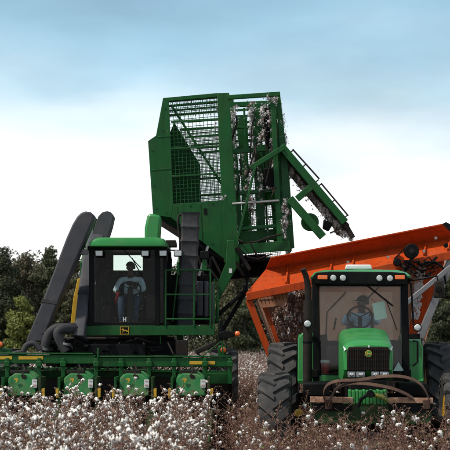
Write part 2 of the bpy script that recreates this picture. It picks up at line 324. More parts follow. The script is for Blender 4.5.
def person(label, loc, rz, shirt, grips, cap=None, lean=0.0, tilt=0.0, turn=0.0):
    """seated figure, local: -y is forward, origin at the underside of the pelvis"""
    root = thing('person', label, 'person', loc, rz, world=False)
    J = {'pelvis': ((0, 0, .10), (.15, .11)), 'waist': ((0, .01 - lean * .3, .25), (.135, .10)), 'chest': ((0, 0 - lean * .7, .42), (.165, .115)),
         'upchest': ((0, -.01 - lean, .52), (.12, .09)), 'neck': ((0, -.025 - lean, .575), .060), 'skull': ((0, -.045 - lean - tilt * .5, .645), (.070, .080)),
         'mid': ((0, -.055 - lean - tilt, .72), (.080, .096)), 'crown': ((0, -.045 - lean - tilt, .795), (.064, .077))}
    E = [('pelvis', 'waist'), ('waist', 'chest'), ('chest', 'upchest'), ('upchest', 'neck'), ('neck', 'skull'), ('skull', 'mid'), ('mid', 'crown')]
    for s, k in ((-1, 'l'), (1, 'r')):
        gp = Vector(grips[0 if s < 0 else 1]); sh = Vector((s * .19, -lean, .50)); wr = gp + Vector((s * .01, .10, .015))
        el = (sh + wr) / 2 + Vector((s * .09, .04, -.12))
        J.update({'sho' + k: (sh, .062), 'elb' + k: (el, .043), 'wri' + k: (wr, .029), 'palm' + k: (gp + Vector((0, .045, .022)), (.04, .022))})
        E += [('upchest', 'sho' + k), ('sho' + k, 'elb' + k), ('elb' + k, 'wri' + k), ('wri' + k, 'palm' + k)]
        for q, (dx, ln) in enumerate(((-.030, .9), (-.010, 1.0), (.011, .95), (.031, .78))):
            a, b, c2 = f'f{k}{q}a', f'f{k}{q}b', f'f{k}{q}c'
            J[a] = (gp + Vector((dx, .010, .026)), .0095); J[b] = (gp + Vector((dx, -.022 * ln, .012)), .0085); J[c2] = (gp + Vector((dx, -.016 * ln, -.018)), .0075)
            E += [('palm' + k, a), (a, b), (b, c2)]
        J['t%sa' % k] = (gp + Vector((-s * .040, .035, .005)), .011); J['t%sb' % k] = (gp + Vector((-s * .034, .012, -.020)), .009); E += [('palm' + k, 't%sa' % k), ('t%sa' % k, 't%sb' % k)]
        J.update({'hip' + k: ((s * .095, -.03, .09), .095), 'knee' + k: ((s * .15, -.43, .12), .062), 'shin' + k: ((s * .14, -.47, -.1), .055), 'ankle' + k: ((s * .13, -.47, -.33), .038), 'toe' + k: ((s * .14, -.63, -.375), .035)})
        E += [('pelvis', 'hip' + k), ('hip' + k, 'knee' + k), ('knee' + k, 'shin' + k), ('shin' + k, 'ankle' + k), ('ankle' + k, 'toe' + k)]
    m = J['mid'][0]; ct, sn = math.cos(turn), math.sin(turn); rotm = Matrix.Rotation(turn, 4, 'Z'); hp = Vector(m)
    hd = lambda x, y, z: hp + rotm @ Vector((x, y, z))
    J['nose'] = (hd(0, -.105, -.012), .014); J['earl'] = (hd(-.082, .01, -.005), (.012, .022)); J['earr'] = (hd(.082, .01, -.005), (.012, .022))
    J['jaw'] = (hd(0, -.06, -.10), .038)
    E += [('mid', 'nose'), ('mid', 'earl'), ('mid', 'earr'), ('skull', 'jaw')]
    hid = ['pelvis', 'waist', 'chest', 'upchest', 'shol', 'shor', 'elbl', 'elbr', 'hipl', 'hipr', 'kneel', 'kneer', 'shinl', 'shinr']
    JB = {n: ((p, tuple(x * .72 for x in (r if isinstance(r, tuple) else (r, r)))) if n in hid else (p, r)) for n, (p, r) in J.items()}
    body = skinned('body', JB, E, 'skin', root)
    def sub(names, grow, ov={}):
        q = {}
        for n in names:
            p, r = J[n]; r = r if isinstance(r, tuple) else (r, r); q[n] = (p, (r[0] + grow, r[1] + grow))
        q.update(ov); return q
    tn = ['pelvis', 'waist', 'chest', 'upchest', 'shol', 'elbl', 'wril', 'shor', 'elbr', 'wrir']
    sj = sub(tn, .02); sj['neck'] = (Vector(J['upchest'][0]) + Vector((0, -.005, .035)), (.085, .078)); sj['pelvis'] = ((0, 0, .12), (.165, .125))
    skinned('shirt', sj, [('pelvis', 'waist'), ('waist', 'chest'), ('chest', 'upchest'), ('upchest', 'neck'), ('upchest', 'shol'), ('shol', 'elbl'), ('elbl', 'wril'), ('upchest', 'shor'), ('shor', 'elbr'), ('elbr', 'wrir')], shirt, root)
    pj = sub(['pelvis', 'hipl', 'kneel', 'shinl', 'anklel', 'hipr', 'kneer', 'shinr', 'ankler'], .013)
    skinned('trousers', pj, [('pelvis', 'hipl'), ('hipl', 'kneel'), ('kneel', 'shinl'), ('shinl', 'anklel'), ('pelvis', 'hipr'), ('hipr', 'kneer'), ('kneer', 'shinr'), ('shinr', 'ankler')], 'denim', root)
    for k in 'lr':
        bt = MB(); a = Vector(J['ankle' + k][0]); b = Vector(J['toe' + k][0])
        bt.rtube([a + Vector((0, .03, .06)), a + Vector((0, .03, -.05))], [.10, .10], [.11, .11], (0, 1, 0), .5)
        bt.loft([[a + Vector((x * wq, yq, zq)) for x, zq in ((-1, -.08), (-1, -.03), (-.6, hq), (.6, hq), (1, -.03), (1, -.08))] for yq, wq, hq in ((.07, .035, .0), (.0, .045, .01), (-.1, .052, -.02), (-.19, .045, -.035), (-.22, .025, -.05))])
        bt.build('boot', 'boot', root)
    for s in (-1, 1):
        e = MB(); e.lump(hd(s * .03, -.088, .012), (.010, .008, .006), 1, 0); e.build('eye', 'tan_trim', root)
        e = MB(); e.lump(hd(s * .03, -.096, .012), (.006, .005, .006), 1, 0); e.build('iris', 'hair', root)
    mo = MB(); mo.lump(hd(0, -.093, -.058), (.026, .010, .007), 1, .1); mo.build('mouth', 'dry_leaf', root)
    hr = MB(); vs, fs = ico(3)
    pts = [Vector((v.x * .094, v.y * .112, v.z * .115)) for v in vs]
    cut = .02 if cap else .015
    keep = [f for f in fs if all(pts[i].z > (cut if pts[i].y < .0 else -.05) for i in f)]
    hr.add([hd(p.x, p.y + .012, p.z + .012) for p in pts], keep); hr.build('hair', 'hair', root, fix=False)
    if cap:
        cp = MB(); pts = [Vector((v.x * .103, v.y * .122, v.z * .118)) for v in vs]
        cp.add([hd(p.x, p.y + .012, p.z + .022) for p in pts], [f for f in fs if all(pts[i].z > .02 for i in f)])
        secs = []
        for q in range(9):
            a = math.pi * (q / 8); secs.append((.085 * math.cos(a), -.10 - .105 * math.sin(a)))
        cp.prism([hd(x, .012 + y * .98, .046 - (-.1 - y) * .12) for x, y in secs], (0, 0, .008))
        cp.build('cap', 'navy', root, fix=False)
    return root

# ------------------------------------------------------------------ leaping deer emblem outline (unit square, faces left)
DEER = [(.02, .62), (.12, .70), (.20, .69), (.16, .86), (.26, .74), (.34, .92), (.34, .72), (.44, .62), (.66, .60), (.82, .56), (.90, .60), (.88, .50),
        (.98, .30), (.92, .28), (.80, .42), (.76, .24), (.70, .26), (.70, .42), (.48, .44), (.34, .34), (.20, .16), (.14, .18), (.26, .38), (.28, .52), (.20, .58)]

# ------------------------------------------------------------------ cotton picker
PK = thing('cotton_picker', 'large green cotton picker with its mesh basket raised and dumping to the right', 'cotton picker', P(112, 340, 25) * Vector((1, 1, 0)) if False else Vector((-2.1, 25.0, 0)))
def px(name, m, polys, D, t, parent=PK, bevel=.008):
    b = MB()
    for q in polys: b.pp(q, D, t)
    return b.build(name, m, parent, bevel)
def pbar(b, x0, y0, x1, y1, D, wpx, t=.06):      # bar in the picture plane, wpx wide, t deep
    a, c = P(x0, y0, D), P(x1, y1, D); b.bar(a, c, t, wpx * D / F, up=(0, 0, 1) if abs(x1 - x0) > abs(y1 - y0) else (1, 0, 0)); return b
# chassis and platform
DC = 24.4
b = MB(); b.pp([(75, 325.5), (215, 325.5), (215, 335.5), (75, 335.5)], DC, .10); b.box((-1.75, 25.3, 2.17), (2.4, 1.6, .06)); PLAT = b.build('platform', 'green', PK, .012)
b = MB(); b.box((-2.1, 26.2, 1.78), (1.3, 4.2, .30)); b.box((-2.6, 26.2, 1.40), (.16, 4.6, .35)); b.box((-1.6, 26.2, 1.40), (.16, 4.6, .35)); b.build('chassis', 'black', PK, .01)
b = MB(); b.box((-2.1, 24.75, 1.02), (3.2, .3, .3)); b.box((-2.1, 24.75, 1.3), (.5, .5, .4)); b.build('axle', 'dark_metal', PK, .02)
b = MB(); b.box((-2.05, 25.0, 1.80), (2.5, .5, .42)); b.box((-3.0, 25.2, 1.55), (.5, .9, .7)); b.build('engine_block', 'black', PK, .03)
b = MB()
for q in ((-3.2, 1.62, .22, .2), (-2.75, 1.9, .3, .18), (-2.3, 1.66, .34, .24), (-1.7, 1.72, .26, .3), (-1.2, 1.62, .3, .2), (-.8, 1.85, .22, .3)): b.box((q[0], 24.5, q[1]), (q[2], .3, q[3]))
for q in range(7):
    x = -3.3 + q * .45; b.tube([(x, 24.3, 1.95), (x + .1, 24.15, 1.75), (x + .3, 24.2, 1.6), (x + .4, 24.4, 1.7)], .018, 6)
b.build('hydraulic_block', 'dark_metal', PK, .01)
for X in (-.02, -4.02): make_wheel(PK, (X, 24.75, .92), .92, .52, .48, 'yellow', 20)
for X in (-.7, -3.4): make_wheel(PK, (X, 28.2, .55), .55, .36, .28, 'yellow', 18)
b = MB(); b.box((-2.05, 28.2, .55), (2.4, .2, .2)); b.box((-2.05, 28.2, .95), (.3, .3, .7)); b.build('rear_axle', 'dark_metal', PK, .02)

# cab
X0, X1 = P(88, 0, DC).x, P(167, 0, DC).x
cb = MB()
for q, wd in ((91.5, 5), (157.5, 5), (165, 3.6)): cb.pp([(q - wd / 2, 247), (q + wd / 2, 247), (q + wd / 2, 326), (q - wd / 2, 326)], DC, .10)
cb.pp([(93, 246), (156, 246), (156, 250), (93, 250)], DC + .01, .09); cb.pp([(93, 322.5), (156, 322.5), (156, 326), (93, 326)], DC + .01, .09)
for q in (X0 + .03, X1 - .03):
    cb.box((q, 26.0, 2.98), (.09, .10, 1.5)); cb.box((q, 25.2, 3.70), (.08, 1.6, .08)); cb.box((q, 25.2, 2.30), (.08, 1.6, .1))
cb.box(((X0 + X1) / 2, 26.0, 2.80), (X1 - X0, .08, 1.14)); cb.box(((X0 + X1) / 2, 26.0, 3.75), (X1 - X0, .08, .16))
for q0, q1 in ((X0, -2.20), (-1.62, X1)): cb.box(((q0 + q1) / 2, 26.003, 3.52), (q1 - q0, .08, .34))
cb.box(((X0 + X1) / 2, 25.25, 2.26), (X1 - X0, 1.5, .07))
CAB = cb.build('cab', 'black', PK, .01)
b = MB(); zt = P(0, 237.5, DC).z; zb = P(0, 248, DC).z
secs = []
for y, gx, gz in ((24.12, .10, .08), (24.16, .03, .02), (24.4, 0, 0), (25.9, 0, 0), (26.1, .05, .04)):
    a, c = X0 + .03 + gx, X1 - .0 - gx
    secs.append([Vector(v) for v in ((a, y, zb + .01), (a - .01, y, zb + .07), (a + .05, y, zt - .03 - gz), (a + .16, y, zt - gz), (c - .16, y, zt - gz), (c - .05, y, zt - .03 - gz), (c + .01, y, zb + .07), (c, y, zb + .01))])
b.loft(secs); b.build('roof', 'tractor_green', CAB, .015)  # lighter green than the body paints in the light on the upward-facing roof
b = MB(); b.pp([(94, 249.5), (155.2, 249.5), (155.2, 323), (94, 323)], DC + .04, .006); b.build('windshield', 'cab_glass', CAB)
b = MB(); b.pp([(159.8, 249.5), (163.4, 249.5), (163.4, 323), (159.8, 323)], DC + .04, .006); b.build('door_glass', 'cab_glass', CAB)
for q in (X0 + .03, X1 - .03):
    b = MB(); b.box((q, 25.25, 3.0), (.006, 1.4, 1.34)); b.build('side_glass', 'cab_glass', CAB)
b = MB(); b.box((-1.91, 26.0, 3.52), (.62, .006, .34)); b.build('rear_glass', 'cab_glass', CAB)
b = MB(); pbar(b, 122, 248, 141, 268, DC - .03, .9, .015); pbar(b, 132, 258, 142, 276, DC - .035, 1.1, .012); b.build('wiper', 'black', CAB)
for q in (99, 145, 163, 178):
    b = MB(); b.pp([(q - 4.3, 249.8), (q + 4.3, 249.8), (q + 4.0, 256.5), (q - 4.0, 256.5)], DC - .16, .09); wl = b.build('work_light', 'black', CAB, .012)
    b = MB(); b.pp([(q - 3.6, 250.6), (q + 3.6, 250.6), (q + 3.4, 255.8), (q - 3.4, 255.8)], DC - .168, .02); b.build('lens', 'lamp_clear', wl, .006)
b = MB(); pbar(b, 165, 250, 180, 250.5, DC - .06, 1.3, .03); b.build('light_bracket', 'black', CAB)
b = MB(); pbar(b, 86, 247, 66, 245.5, DC - .04, 1.2, .03); pbar(b, 75, 246, 70, 252, DC - .04, 1, .03); b.build('light_bracket', 'black', CAB)
b = MB(); b.pp([(66, 249), (70, 248), (73, 254), (69, 257)], DC - .08, .05); b.build('mirror', 'steel', CAB, .006)
b = MB(); b.pp([(73, 238.5), (82, 238.5), (83, 242.5), (74, 243.5)], DC - .08, .12); b.build('beacon_box', 'black', CAB, .01)
b = MB(); b.pp([(78, 249), (88, 249.5), (88, 254), (80, 255)], DC - .06, .1); b.build('side_lamp', 'grey_strut', CAB, .01)
# writing: small white H on the pane, deer badge on the platform edge
b = MB(); b.pp([(123, 317), (123.8, 317), (123.8, 321.6), (123, 321.6)], DC + .034, .004); b.pp([(125.4, 317), (126.2, 317), (126.2, 321.6), (125.4, 321.6)], DC + .034, .004); b.pp([(123.8, 318.9), (125.4, 318.9), (125.4, 319.7), (123.8, 319.7)], DC + .034, .004)
b.build('pane_letter', 'white', CAB)
b = MB(); b.pp([(120.4, 327), (128.6, 327), (128.6, 334), (120.4, 334)], DC - .008, .01); bd = b.build('badge', 'black', PLAT, .004)
b = MB(); b.pp([(120.9 + u * 7.2, 333.6 - v * 6.2) for u, v in DEER], DC - .014, .008); b.build('emblem', 'yellow', bd)
b = MB()
for q in ((120.0, 326.6, 129, 327.2), (120.0, 333.8, 129, 334.4)): b.pp([(q[0], q[1]), (q[2], q[1]), (q[2], q[3]), (q[0], q[3])], DC - .012, .008)
for q in ((120.0, 327.3, 120.6, 333.7), (128.4, 327.3, 129, 333.7)): b.pp([(q[0], q[1]), (q[2], q[1]), (q[2], q[3]), (q[0], q[3])], DC - .012, .008)
b.build('emblem_border', 'yellow', bd)
# cab interior
CX = P(131, 0, 25.3).x
b = MB(); b.box((CX, 25.58, 2.62), (.52, .5, .14)); b.box((CX, 25.84, 3.0), (.50, .12, .72)); b.box((CX, 25.58, 2.42), (.3, .35, .28)); b.build('seat', 'seat', CAB, .04)
for X, Z, wx, wz in ((CX - .55, 3.2, .16, .26), (CX + .55, 2.95, .14, .5), (CX - .5, 2.75, .2, .14)):
    b = MB(); b.box((X, 25.7, Z), (wx, .2, wz)); b.build('switch_box', 'dark_metal', CAB, .02)
b = MB(); sc = Vector((CX + .01, 24.98, 2.97)); tl = Matrix.Rotation(R(-38), 3, 'X')
b.tube([sc + tl @ Vector((.2 * math.cos(2 * math.pi * i / 24), .2 * math.sin(2 * math.pi * i / 24), 0)) for i in range(25)], .015, 8)
for a in (90, 210, 330): b.bar(sc, sc + tl @ Vector((.2 * math.cos(R(a)), .2 * math.sin(R(a)), 0)), .025, .012)
b.disc(sc - Vector((0, 0, .02)), .05, .05, tl @ Vector((0, 0, 1))); b.build('steering_wheel', 'black', CAB)
b = MB(); b.bar(sc, (CX + .01, 24.75, 2.3), .10, .12); b.box((CX + .42, 25.4, 2.62), (.22, .9, .45)); b.box((CX - .45, 25.3, 2.5), (.15, .6, .3)); b.build('console', 'dark_metal', CAB, .02)
b = MB(); b.bar((CX - .30, 25.2, 2.68), (CX - .22, 25.12, 2.92), .05, .05); b.build('lever', 'red', CAB, .015)
for q in range(3):
    b = MB(); b.bar((CX - .45 + q * .07, 25.2, 2.6), (CX - .47 + q * .08, 25.1, 2.84 + .05 * q), .022); b.build('control_lever', 'black', CAB, .008)
person('cotton picker driver in a pale shirt and jeans gripping the wheel in the green cab', (CX, 25.50, 2.66), -.06, 'pale_shirt',
       [(-.20, -.46, .26), (.13, -.53, .32)], None, .12, .05, -.25)

# air ducts on the left
b = MB(); b.pp([(25.5, 342), (41, 304.5), (66.5, 237.5), (72.5, 224), (77, 216.5), (81, 212.6), (85.5, 211.2), (90.5, 212), (93.6, 214.5), (94, 218), (91, 225), (85.5, 238), (56.5, 306), (42.5, 342)], 24.1, .46)
dct = b.build('air_duct', 'duct_grey', PK, .03, smooth=50)
b = MB(); b.pp([(40.8, 302), (42.4, 298), (58.2, 300.6), (56.8, 304.6)], 24.092, .48); b.build('seam', 'bellows', dct, .006)
b = MB(); b.rtube([P(79.5, 342, 24.2), P(84.6, 300, 24.75), P(89.6, 266, 25.5), P(97.5, 242, 26.35)], [.2, .225, .25, .29], [.42, .44, .46, .48], (0, 1, 0), .2)
b.pp([(89, 246), (96, 222), (98.5, 216), (102, 212.3), (107, 211), (111, 212.2), (113.2, 216), (111, 226), (104.5, 247)], 26.12, .48)
dct = b.build('air_duct', 'duct_grey', PK, .01, smooth=50)
b = MB(); b.rtube([P(84.4, 301, 24.74), P(84.9, 298, 24.78)], [.24] * 2, [.475] * 2, (0, 1, 0), .2); b.build('seam', 'bellows', dct)
def hose(pts, r, D, rib=True):
    b = MB(); pts = [Vector(p) for p in pts]; fine = []
    for i in range(len(pts) - 1):
        p0, p1, p2, p3 = pts[max(i - 1, 0)], pts[i], pts[i + 1], pts[min(i + 2, len(pts) - 1)]
        for k in range(8):
            t = k / 8; fine.append(.5 * ((2 * p1) + (p2 - p0) * t + (2 * p0 - 5 * p1 + 4 * p2 - p3) * t * t + (3 * p1 - p0 - 3 * p2 + p3) * t ** 3))
    fine.append(pts[-1]); b.tube(fine, [r * (1 + (.07 if rib and i % 2 else 0)) for i in range(len(fine))], 12); return b
hose([P(44, 352, 24.0), P(48, 336, 24.0), P(56, 328.5, 24.0), P(66, 328, 24.05), P(78, 327, 24.3)], .085, 24).build('air_hose', 'bellows', PK, smooth=60)
hose([P(66, 352, 23.85), P(61, 343, 23.85), P(57.5, 334, 23.85), P(62, 329.5, 23.9), P(76, 329, 24.2)], .08, 24).build('air_hose', 'bellows', PK, smooth=60)
hose([P(23, 352, 23.7), P(27, 345, 23.7), P(34, 343.5, 23.7), P(40, 350, 23.7)], .05, 24).build('air_hose', 'bellows', PK, smooth=60)
for q in ((66, 344), (44.5, 349)): MB().lathe([(-.02, .095), (.02, .095)], P(*q, 23.86), (.3, 0, 1), 16).build('hose_clamp', 'steel', PK)
b = MB()
for k in range(26):
    x = random.uniform(40, 150); hy = random.uniform(338, 352); b.tube([P(x, hy, 24.2), P(x + random.uniform(-5, 8), hy + random.uniform(-4, 2), 24.0), P(x + random.uniform(6, 16), hy + random.uniform(-2, 5), 24.2)], random.uniform(.012, .03), 6)
b.build('hose_tangle', 'black', PK)['kind'] = 'stuff'
b = MB(); b.pp([(77.5, 279), (82.5, 277.5), (80.5, 326), (70.5, 325), (73, 300)], 25.2, .25); b.build('warning_panel', 'yellow', PK, .01)

# right of the cab: bellows duct, tanks, handrail
b = MB(); secs = []; ys = [213 + i * (328 - 213) / 48 for i in range(49)]
pts, ws, hs = [], [], []
for i, y in enumerate(ys):
    k = 1 + (.10 if i % 6 in (0,) else (-.03 if i % 6 == 3 else 0)); x = 190.5 - 5 * ((y - 213) / 115) ** 1.4
    pts.append(P(x, y, 25.6)); ws.append(.34 * k); hs.append(.34 * k)
b.rtube(pts, ws, hs, (0, 1, 0), .2); b.build('bellows_duct', 'bellows', PK, smooth=40)
b = MB(); b.tube([P(178.5, 216, 25.55), P(177.6, 222, 25.5), P(180, 240, 25.5), P(180.5, 270, 25.5)], .022, 8); b.tube([P(178.5, 216, 25.55), P(184, 213, 25.5)], .022, 8); b.build('drain_pipe', 'dark_metal', PK)
secs = [P(x, y, 26.2) for x, y in ((144.5, 250), (144.5, 228), (147, 216), (150, 213), (161, 215.5), (160.5, 226), (159, 250))]
b = MB(); b.prism(secs, (0, .45, 0)); b.build('green_duct', 'tractor_green', PK, .05)
for q in ((168, 281, 180, 326, 26.0, 'black'), (196, 281, 203, 316, 25.9, 'duct_grey'), (203.6, 281, 208.5, 317, 25.9, 'duct_grey'), (209, 283, 214, 322, 25.95, 'duct_grey')):
    b = MB(); b.pp([(q[0], q[1]), (q[2], q[1]), (q[2], q[3]), (q[0], q[3])], q[4], .6); b.build('tank_panel', q[5], PK, .03)
b = MB()
for k in range(9):
    xx = 171 + k * 5; b.bar(P(xx, random.uniform(255, 275), 26.6), P(xx + random.uniform(-6, 10), random.uniform(290, 322), 26.7), .05, .05)
b.box(P(190, 300, 26.9), (.9, .5, 1.0)); b.build('engine_frame', 'black', PK, .01)
b = MB()
for y in (270, 294.5, 319): pbar(b, 165.5, y, 210.5, y, DC, 1.5, .03)
for x in (165.6, 194, 210.4): pbar(b, x, 269.3, x, 327, DC + .002, 1.6, .034)
pbar(b, 214.5, 279, 214, 327, DC + .1, 1.5, .03); pbar(b, 217.5, 278, 219, 335, DC + .3, 1.3, .03); pbar(b, 215, 297, 219, 303, DC + .2, 1.3, .03)
b.build('handrail', 'green', PK, .006)
pbar(MB(), 178, 270, 172.5, 322, DC + .6, 1.3, .03).build('grab_rail', 'green', PK, .006); pbar(MB(), 160.5, 330, 160.5, 344, DC + .1, 1.2, .03).build('grab_rail', 'green', PK, .006)
b = MB(); b.pp([(200, 252), (202, 250.7), (207, 250.7), (209, 252), (209, 259), (200, 259)], DC + .1, .14); b.build('work_light', 'black', PK, .015)
b = MB(); b.pp([(202, 259), (207, 259), (207, 270), (202, 270)], DC + .14, .06); b.build('light_post', 'green', PK, .006)
b = MB(); b.pp([(160, 251), (167, 251), (168, 262), (162, 262)], 25.0, .2); b.pp([(165, 240), (176, 240), (177, 247), (166, 247)], 25.2, .2); b.build('hydraulic_valve', 'dark_metal', PK, .02)
b = MB(); b.bar(P(208, 246, 26.5), P(199, 276, 26.5), .05); b.build('gas_strut', 'steel', PK)

# picking head
DH = 22.9
b = MB(); b.pp([(-20, 354.6), (95.5, 355), (95.5, 364), (-20, 363.5)], DH, .16); b.pp([(96, 357.6), (232, 357.6), (232, 367), (96, 367)], DH + .005, .16)
b.pp([(-20, 352.6), (93, 353), (93, 354.4), (-20, 354.2)], DH - .02, .22); b.pp([(97, 355.8), (231, 355.8), (231, 357.3), (97, 357.3)], DH - .02, .22)
HEAD = b.build('header_toolbar', 'green', PK, .012)
b = MB(); b.pp([(-20, 366), (232, 371), (232, 374), (-20, 369)], DH + .5, .12); b.pp([(200, 373), (232, 373), (232, 384), (200, 384)], DH + .35, .1); b.pp([(-20, 370), (200, 372), (200, 378), (-20, 378)], DH + .6, .1); b.build('rear_beam', 'green', HEAD, .01)
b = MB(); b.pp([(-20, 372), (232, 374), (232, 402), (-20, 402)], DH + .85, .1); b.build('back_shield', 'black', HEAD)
for x0, x1, y in ((-6, 12, 356), (18.5, 43, 356.1), (189.5, 215, 361)):
    b = MB(); b.pp([(x0, y), (x1, y), (x1, y + 3.4), (x0, y + 3.4)], DH - .006, .01); b.build('warning_stripe', 'yellow', HEAD)
for q in (7, 39, 63, 96, 121, 149, 174, 205, 230):
    b = MB(); b.pp([(q - 1.8, 358), (q + 1.8, 358), (q + 2.2, 384), (q - 2.2, 384)], DH - .05, .05); b.box(P(q, 364, DH - .07), (.10, .06, .09)); b.build('hanger_bracket', 'green', HEAD, .008)
b = MB()
for k in range(34):
    x = -18 + k * 7.3 + random.uniform(-2, 2); b.disc(P(x, 368 + random.uniform(0, 3), DH + .04), random.uniform(.012, .03), .05)
    b.tube([P(x, 366, DH + .02), P(x + 3, 371, DH + .0), P(x + 7, 367, DH + .03)], .012, 5)
b.build('hydraulic_fitting', 'dark_metal', HEAD)
pbar(MB(), 98, 348, 98, 358, DH, 2).build('rail_post', 'green', HEAD, .006)
b = MB(); pbar(b, 201, 357, 222, 341, DH + .2, 1.2, .03); pbar(b, 222, 341, 223.5, 360, DH + .2, 1.4, .03); b.build('brace', 'green', HEAD, .005)
def row_unit(cx, parent):
    D0 = 22.3; s = 1.0
    root = MB()
    # sloped sheet-metal cover
    z = lambda y: P(0, y, D0).z
    c = P(cx, 0, D0).x; hw = .25 + random.uniform(-.01, .01)
    fr = [(c - hw * 1.02, 22.25, z(396)), (c + hw * 1.02, 22.25, z(396)), (c + hw * .95, 22.28, z(379)), (c + hw * .45, 22.34, z(374)), (c - hw * .55, 22.34, z(373.5)), (c - hw * .95, 22.28, z(378))]
    root.prism(fr, (0, .9, .06))
    u = root.build('row_unit', 'dusty_green', parent, .02)
    b = MB(); b.box((c, 22.75, .65), (.44, .8, .9)); b.build('drum_housing', 'dark_metal', u, .02)
    for sx in (-1, 1):
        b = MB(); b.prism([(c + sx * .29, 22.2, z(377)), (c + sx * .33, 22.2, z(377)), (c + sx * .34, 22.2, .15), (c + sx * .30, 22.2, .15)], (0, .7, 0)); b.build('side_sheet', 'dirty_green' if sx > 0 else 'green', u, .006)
        b = MB(); b.loft([[Vector((c + sx * .31 + a * r, yy, zz + q * r)) for a, q in ((-1, -.6), (1, -.6), (.7, .8), (-.7, .8))] for yy, zz, r in ((22.2, .75, .10), (21.7, .5, .07), (21.3, .25, .02))]); b.build('divider_nose', 'dirty_green', u, .01)
        b = MB(); b.pp([(cx + sx * 21 - 1.4, 389), (cx + sx * 21 + 1.6, 388), (cx + sx * 21 + 1.6, 397), (cx + sx * 21 - 1.2, 398)], 22.17, .02); b.build('crop_guide', 'yellow', u, .004)
    b = MB(); b.pp([(cx + 10, 379.5), (cx + 15, 379.5), (cx + 15, 387.5), (cx + 10, 387.5)], 22.25, .012); dec = b.build('decal', 'white', u)
    b = MB(); b.pp([(cx + 11, 384.5), (cx + 14, 384.5), (cx + 14, 385.8), (cx + 11, 385.8)], 22.244, .008); b.build('decal_print', 'faded_red', dec); b = MB(); b.pp([(cx + 11, 380.6), (cx + 14, 380.6), (cx + 14, 381.2), (cx + 11, 381.2)], 22.244, .008); b.build('decal_print', 'faded_red', dec)
    b = MB(); b.pp([(cx - 8, 378.6), (cx - 4, 378.2), (cx - 4, 379.6), (cx - 5.4, 382.6), (cx - 6.6, 382.6), (cx - 5.6, 379.8), (cx - 8, 380)], 22.24, .012); b.build('unit_number', 'yellow', u)
    b = MB(); b.disc(P(cx + 2, 377, 22.3), .04, .05); b.box(P(cx - 2, 372, 22.5), (.3, .2, .05)); b.tube([P(cx, 376, 22.3), P(cx + 3, 370, 22.5), P(cx + 1, 365, 22.8)], .02, 6); b.build('gearbox', 'dark_metal', u, .005)
for q in (-34, 22, 78, 134, 190.5): row_unit(q, PK)
for (x, y, D) in ((237.5, 333.8, 24.2), (223.3, 350, 23.2), (0.3, 344.5, 23.2)):
    b = MB(); b.lathe([(0, .03), (.01, .052), (.05, .048), (.075, .02)], P(x, y, D), (0, -1, 0), 14); lp = b.build('marker_lamp', 'lamp_orange', PK)
    b = MB(); b.disc(P(x, y, D + .0), .056, .05, (0, 1, 0)); b.build('lamp_holder', 'black', lp)
b = MB(); b.pp([(217, 333), (226, 330.5), (236, 332.5), (236, 335), (229, 338.5), (219, 339)], 24.25, .12); b.pp([(219, 320), (223, 320), (223, 345), (219, 345)], 24.4, .1); b.build('step_bracket', 'black', PK, .012)
b = MB(); b.pp([(218, 346), (226, 346), (226, 356), (218, 356)], 23.25, .1); b.build('lamp_bracket', 'green', PK, .01)
b = MB(); b.pp([(-8, 347), (10, 349), (11, 354), (-8, 354)], 23.2, .2); b.build('lamp_bracket', 'green', PK, .01)
b = MB(); b.pp([(228.5, 352), (231, 352), (231, 398), (228.5, 398)], 23.4, .5); b.build('end_sheet', 'black', PK, .01)
b = MB(); pbar(b, 196, 352, 216, 343, 24.0, 5, .15); b.build('lift_cylinder', 'dark_metal', PK, .02)

# ---- raised basket
DB, DK = 27.2, 29.5
def along(pts, n):
    return pts
b = MB()
b.pp([(163, 98), (169, 100.5), (173.2, 204), (171, 217.5), (153, 215), (148, 141), (156, 135.5)], DB, .05)
b.pp([(173.2, 204), (223, 200.5), (224, 259), (171, 217.5)], DB + .003, .05)
b.pp([(163, 97.9), (218, 92.9), (218, 96.6), (168.5, 101.2)], DB - .003, .05)
BK = b.build('basket_front', 'green', PK, .006)
b = MB(); b.prism([P(217, 93, DB - .03), P(229.2, 92.6, DB - .03), P(240, 270, DB - .03), P(231, 266, DB - .03), P(224, 262, DB - .03)], (0, .12, 0)); b.build('corner_post', 'green', BK, .01)
b = MB(); b.pp([(203.5, 208.5), (206.8, 208.3), (207.2, 214.5), (204, 214.7)], DB - .006, .01); b.build('vent_hole', 'black', BK)
for x0, y0, x1, y1 in ((151.5, 170, 171.5, 168.5), (176, 205.5, 179, 224), (200, 203.5, 202, 241), (158, 137, 171, 136)):
    b = MB(); pbar(b, x0, y0, x1, y1, DB - .004, 1.1, .012); b.build('panel_seam', 'green', BK, .003)
for x, y in ((165, 108), (162.5, 130), (152, 150), (153.5, 185), (156, 208), (166, 212), (185, 222), (212, 243), (190, 205), (212, 203)):
    b = MB(); b.disc(P(x, y, DB - .012), .022, .02, (0, 1, 0), 8); b.build('bolt_head', 'green', BK)
# side and back sheets, floor
def bp(x, y, D=DK): q = P(x, y, DB); return Vector((q.x, D, q.z))
b = MB()
for a, c in (((163, 98), (156, 135.5)), ((156, 135.5), (148, 141)), ((148, 141), (153, 215))): b.prism([bp(*a, DB + .055), bp(*c, DB + .055), bp(*c), bp(*a)], (.03, 0, 0))
b.build('left_wall', 'green', BK)
b = MB(); b.prism([bp(170, 104), bp(198, 150), bp(200, 236), bp(154, 213), bp(149, 142), bp(157, 136)], (0, -.04, 0)); b.build('back_panel', 'green', BK)
b = MB(); b.prism([bp(153, 215, DB + .06), bp(232, 266, DB + .06), bp(232, 266), bp(153, 215)], (0, 0, .04)); b.prism([bp(233, 262, DB + .1), bp(294, 258, DB + .1), bp(294, 258), bp(233, 262)], (0, 0, .06)); b.build('basket_floor', 'black', BK)
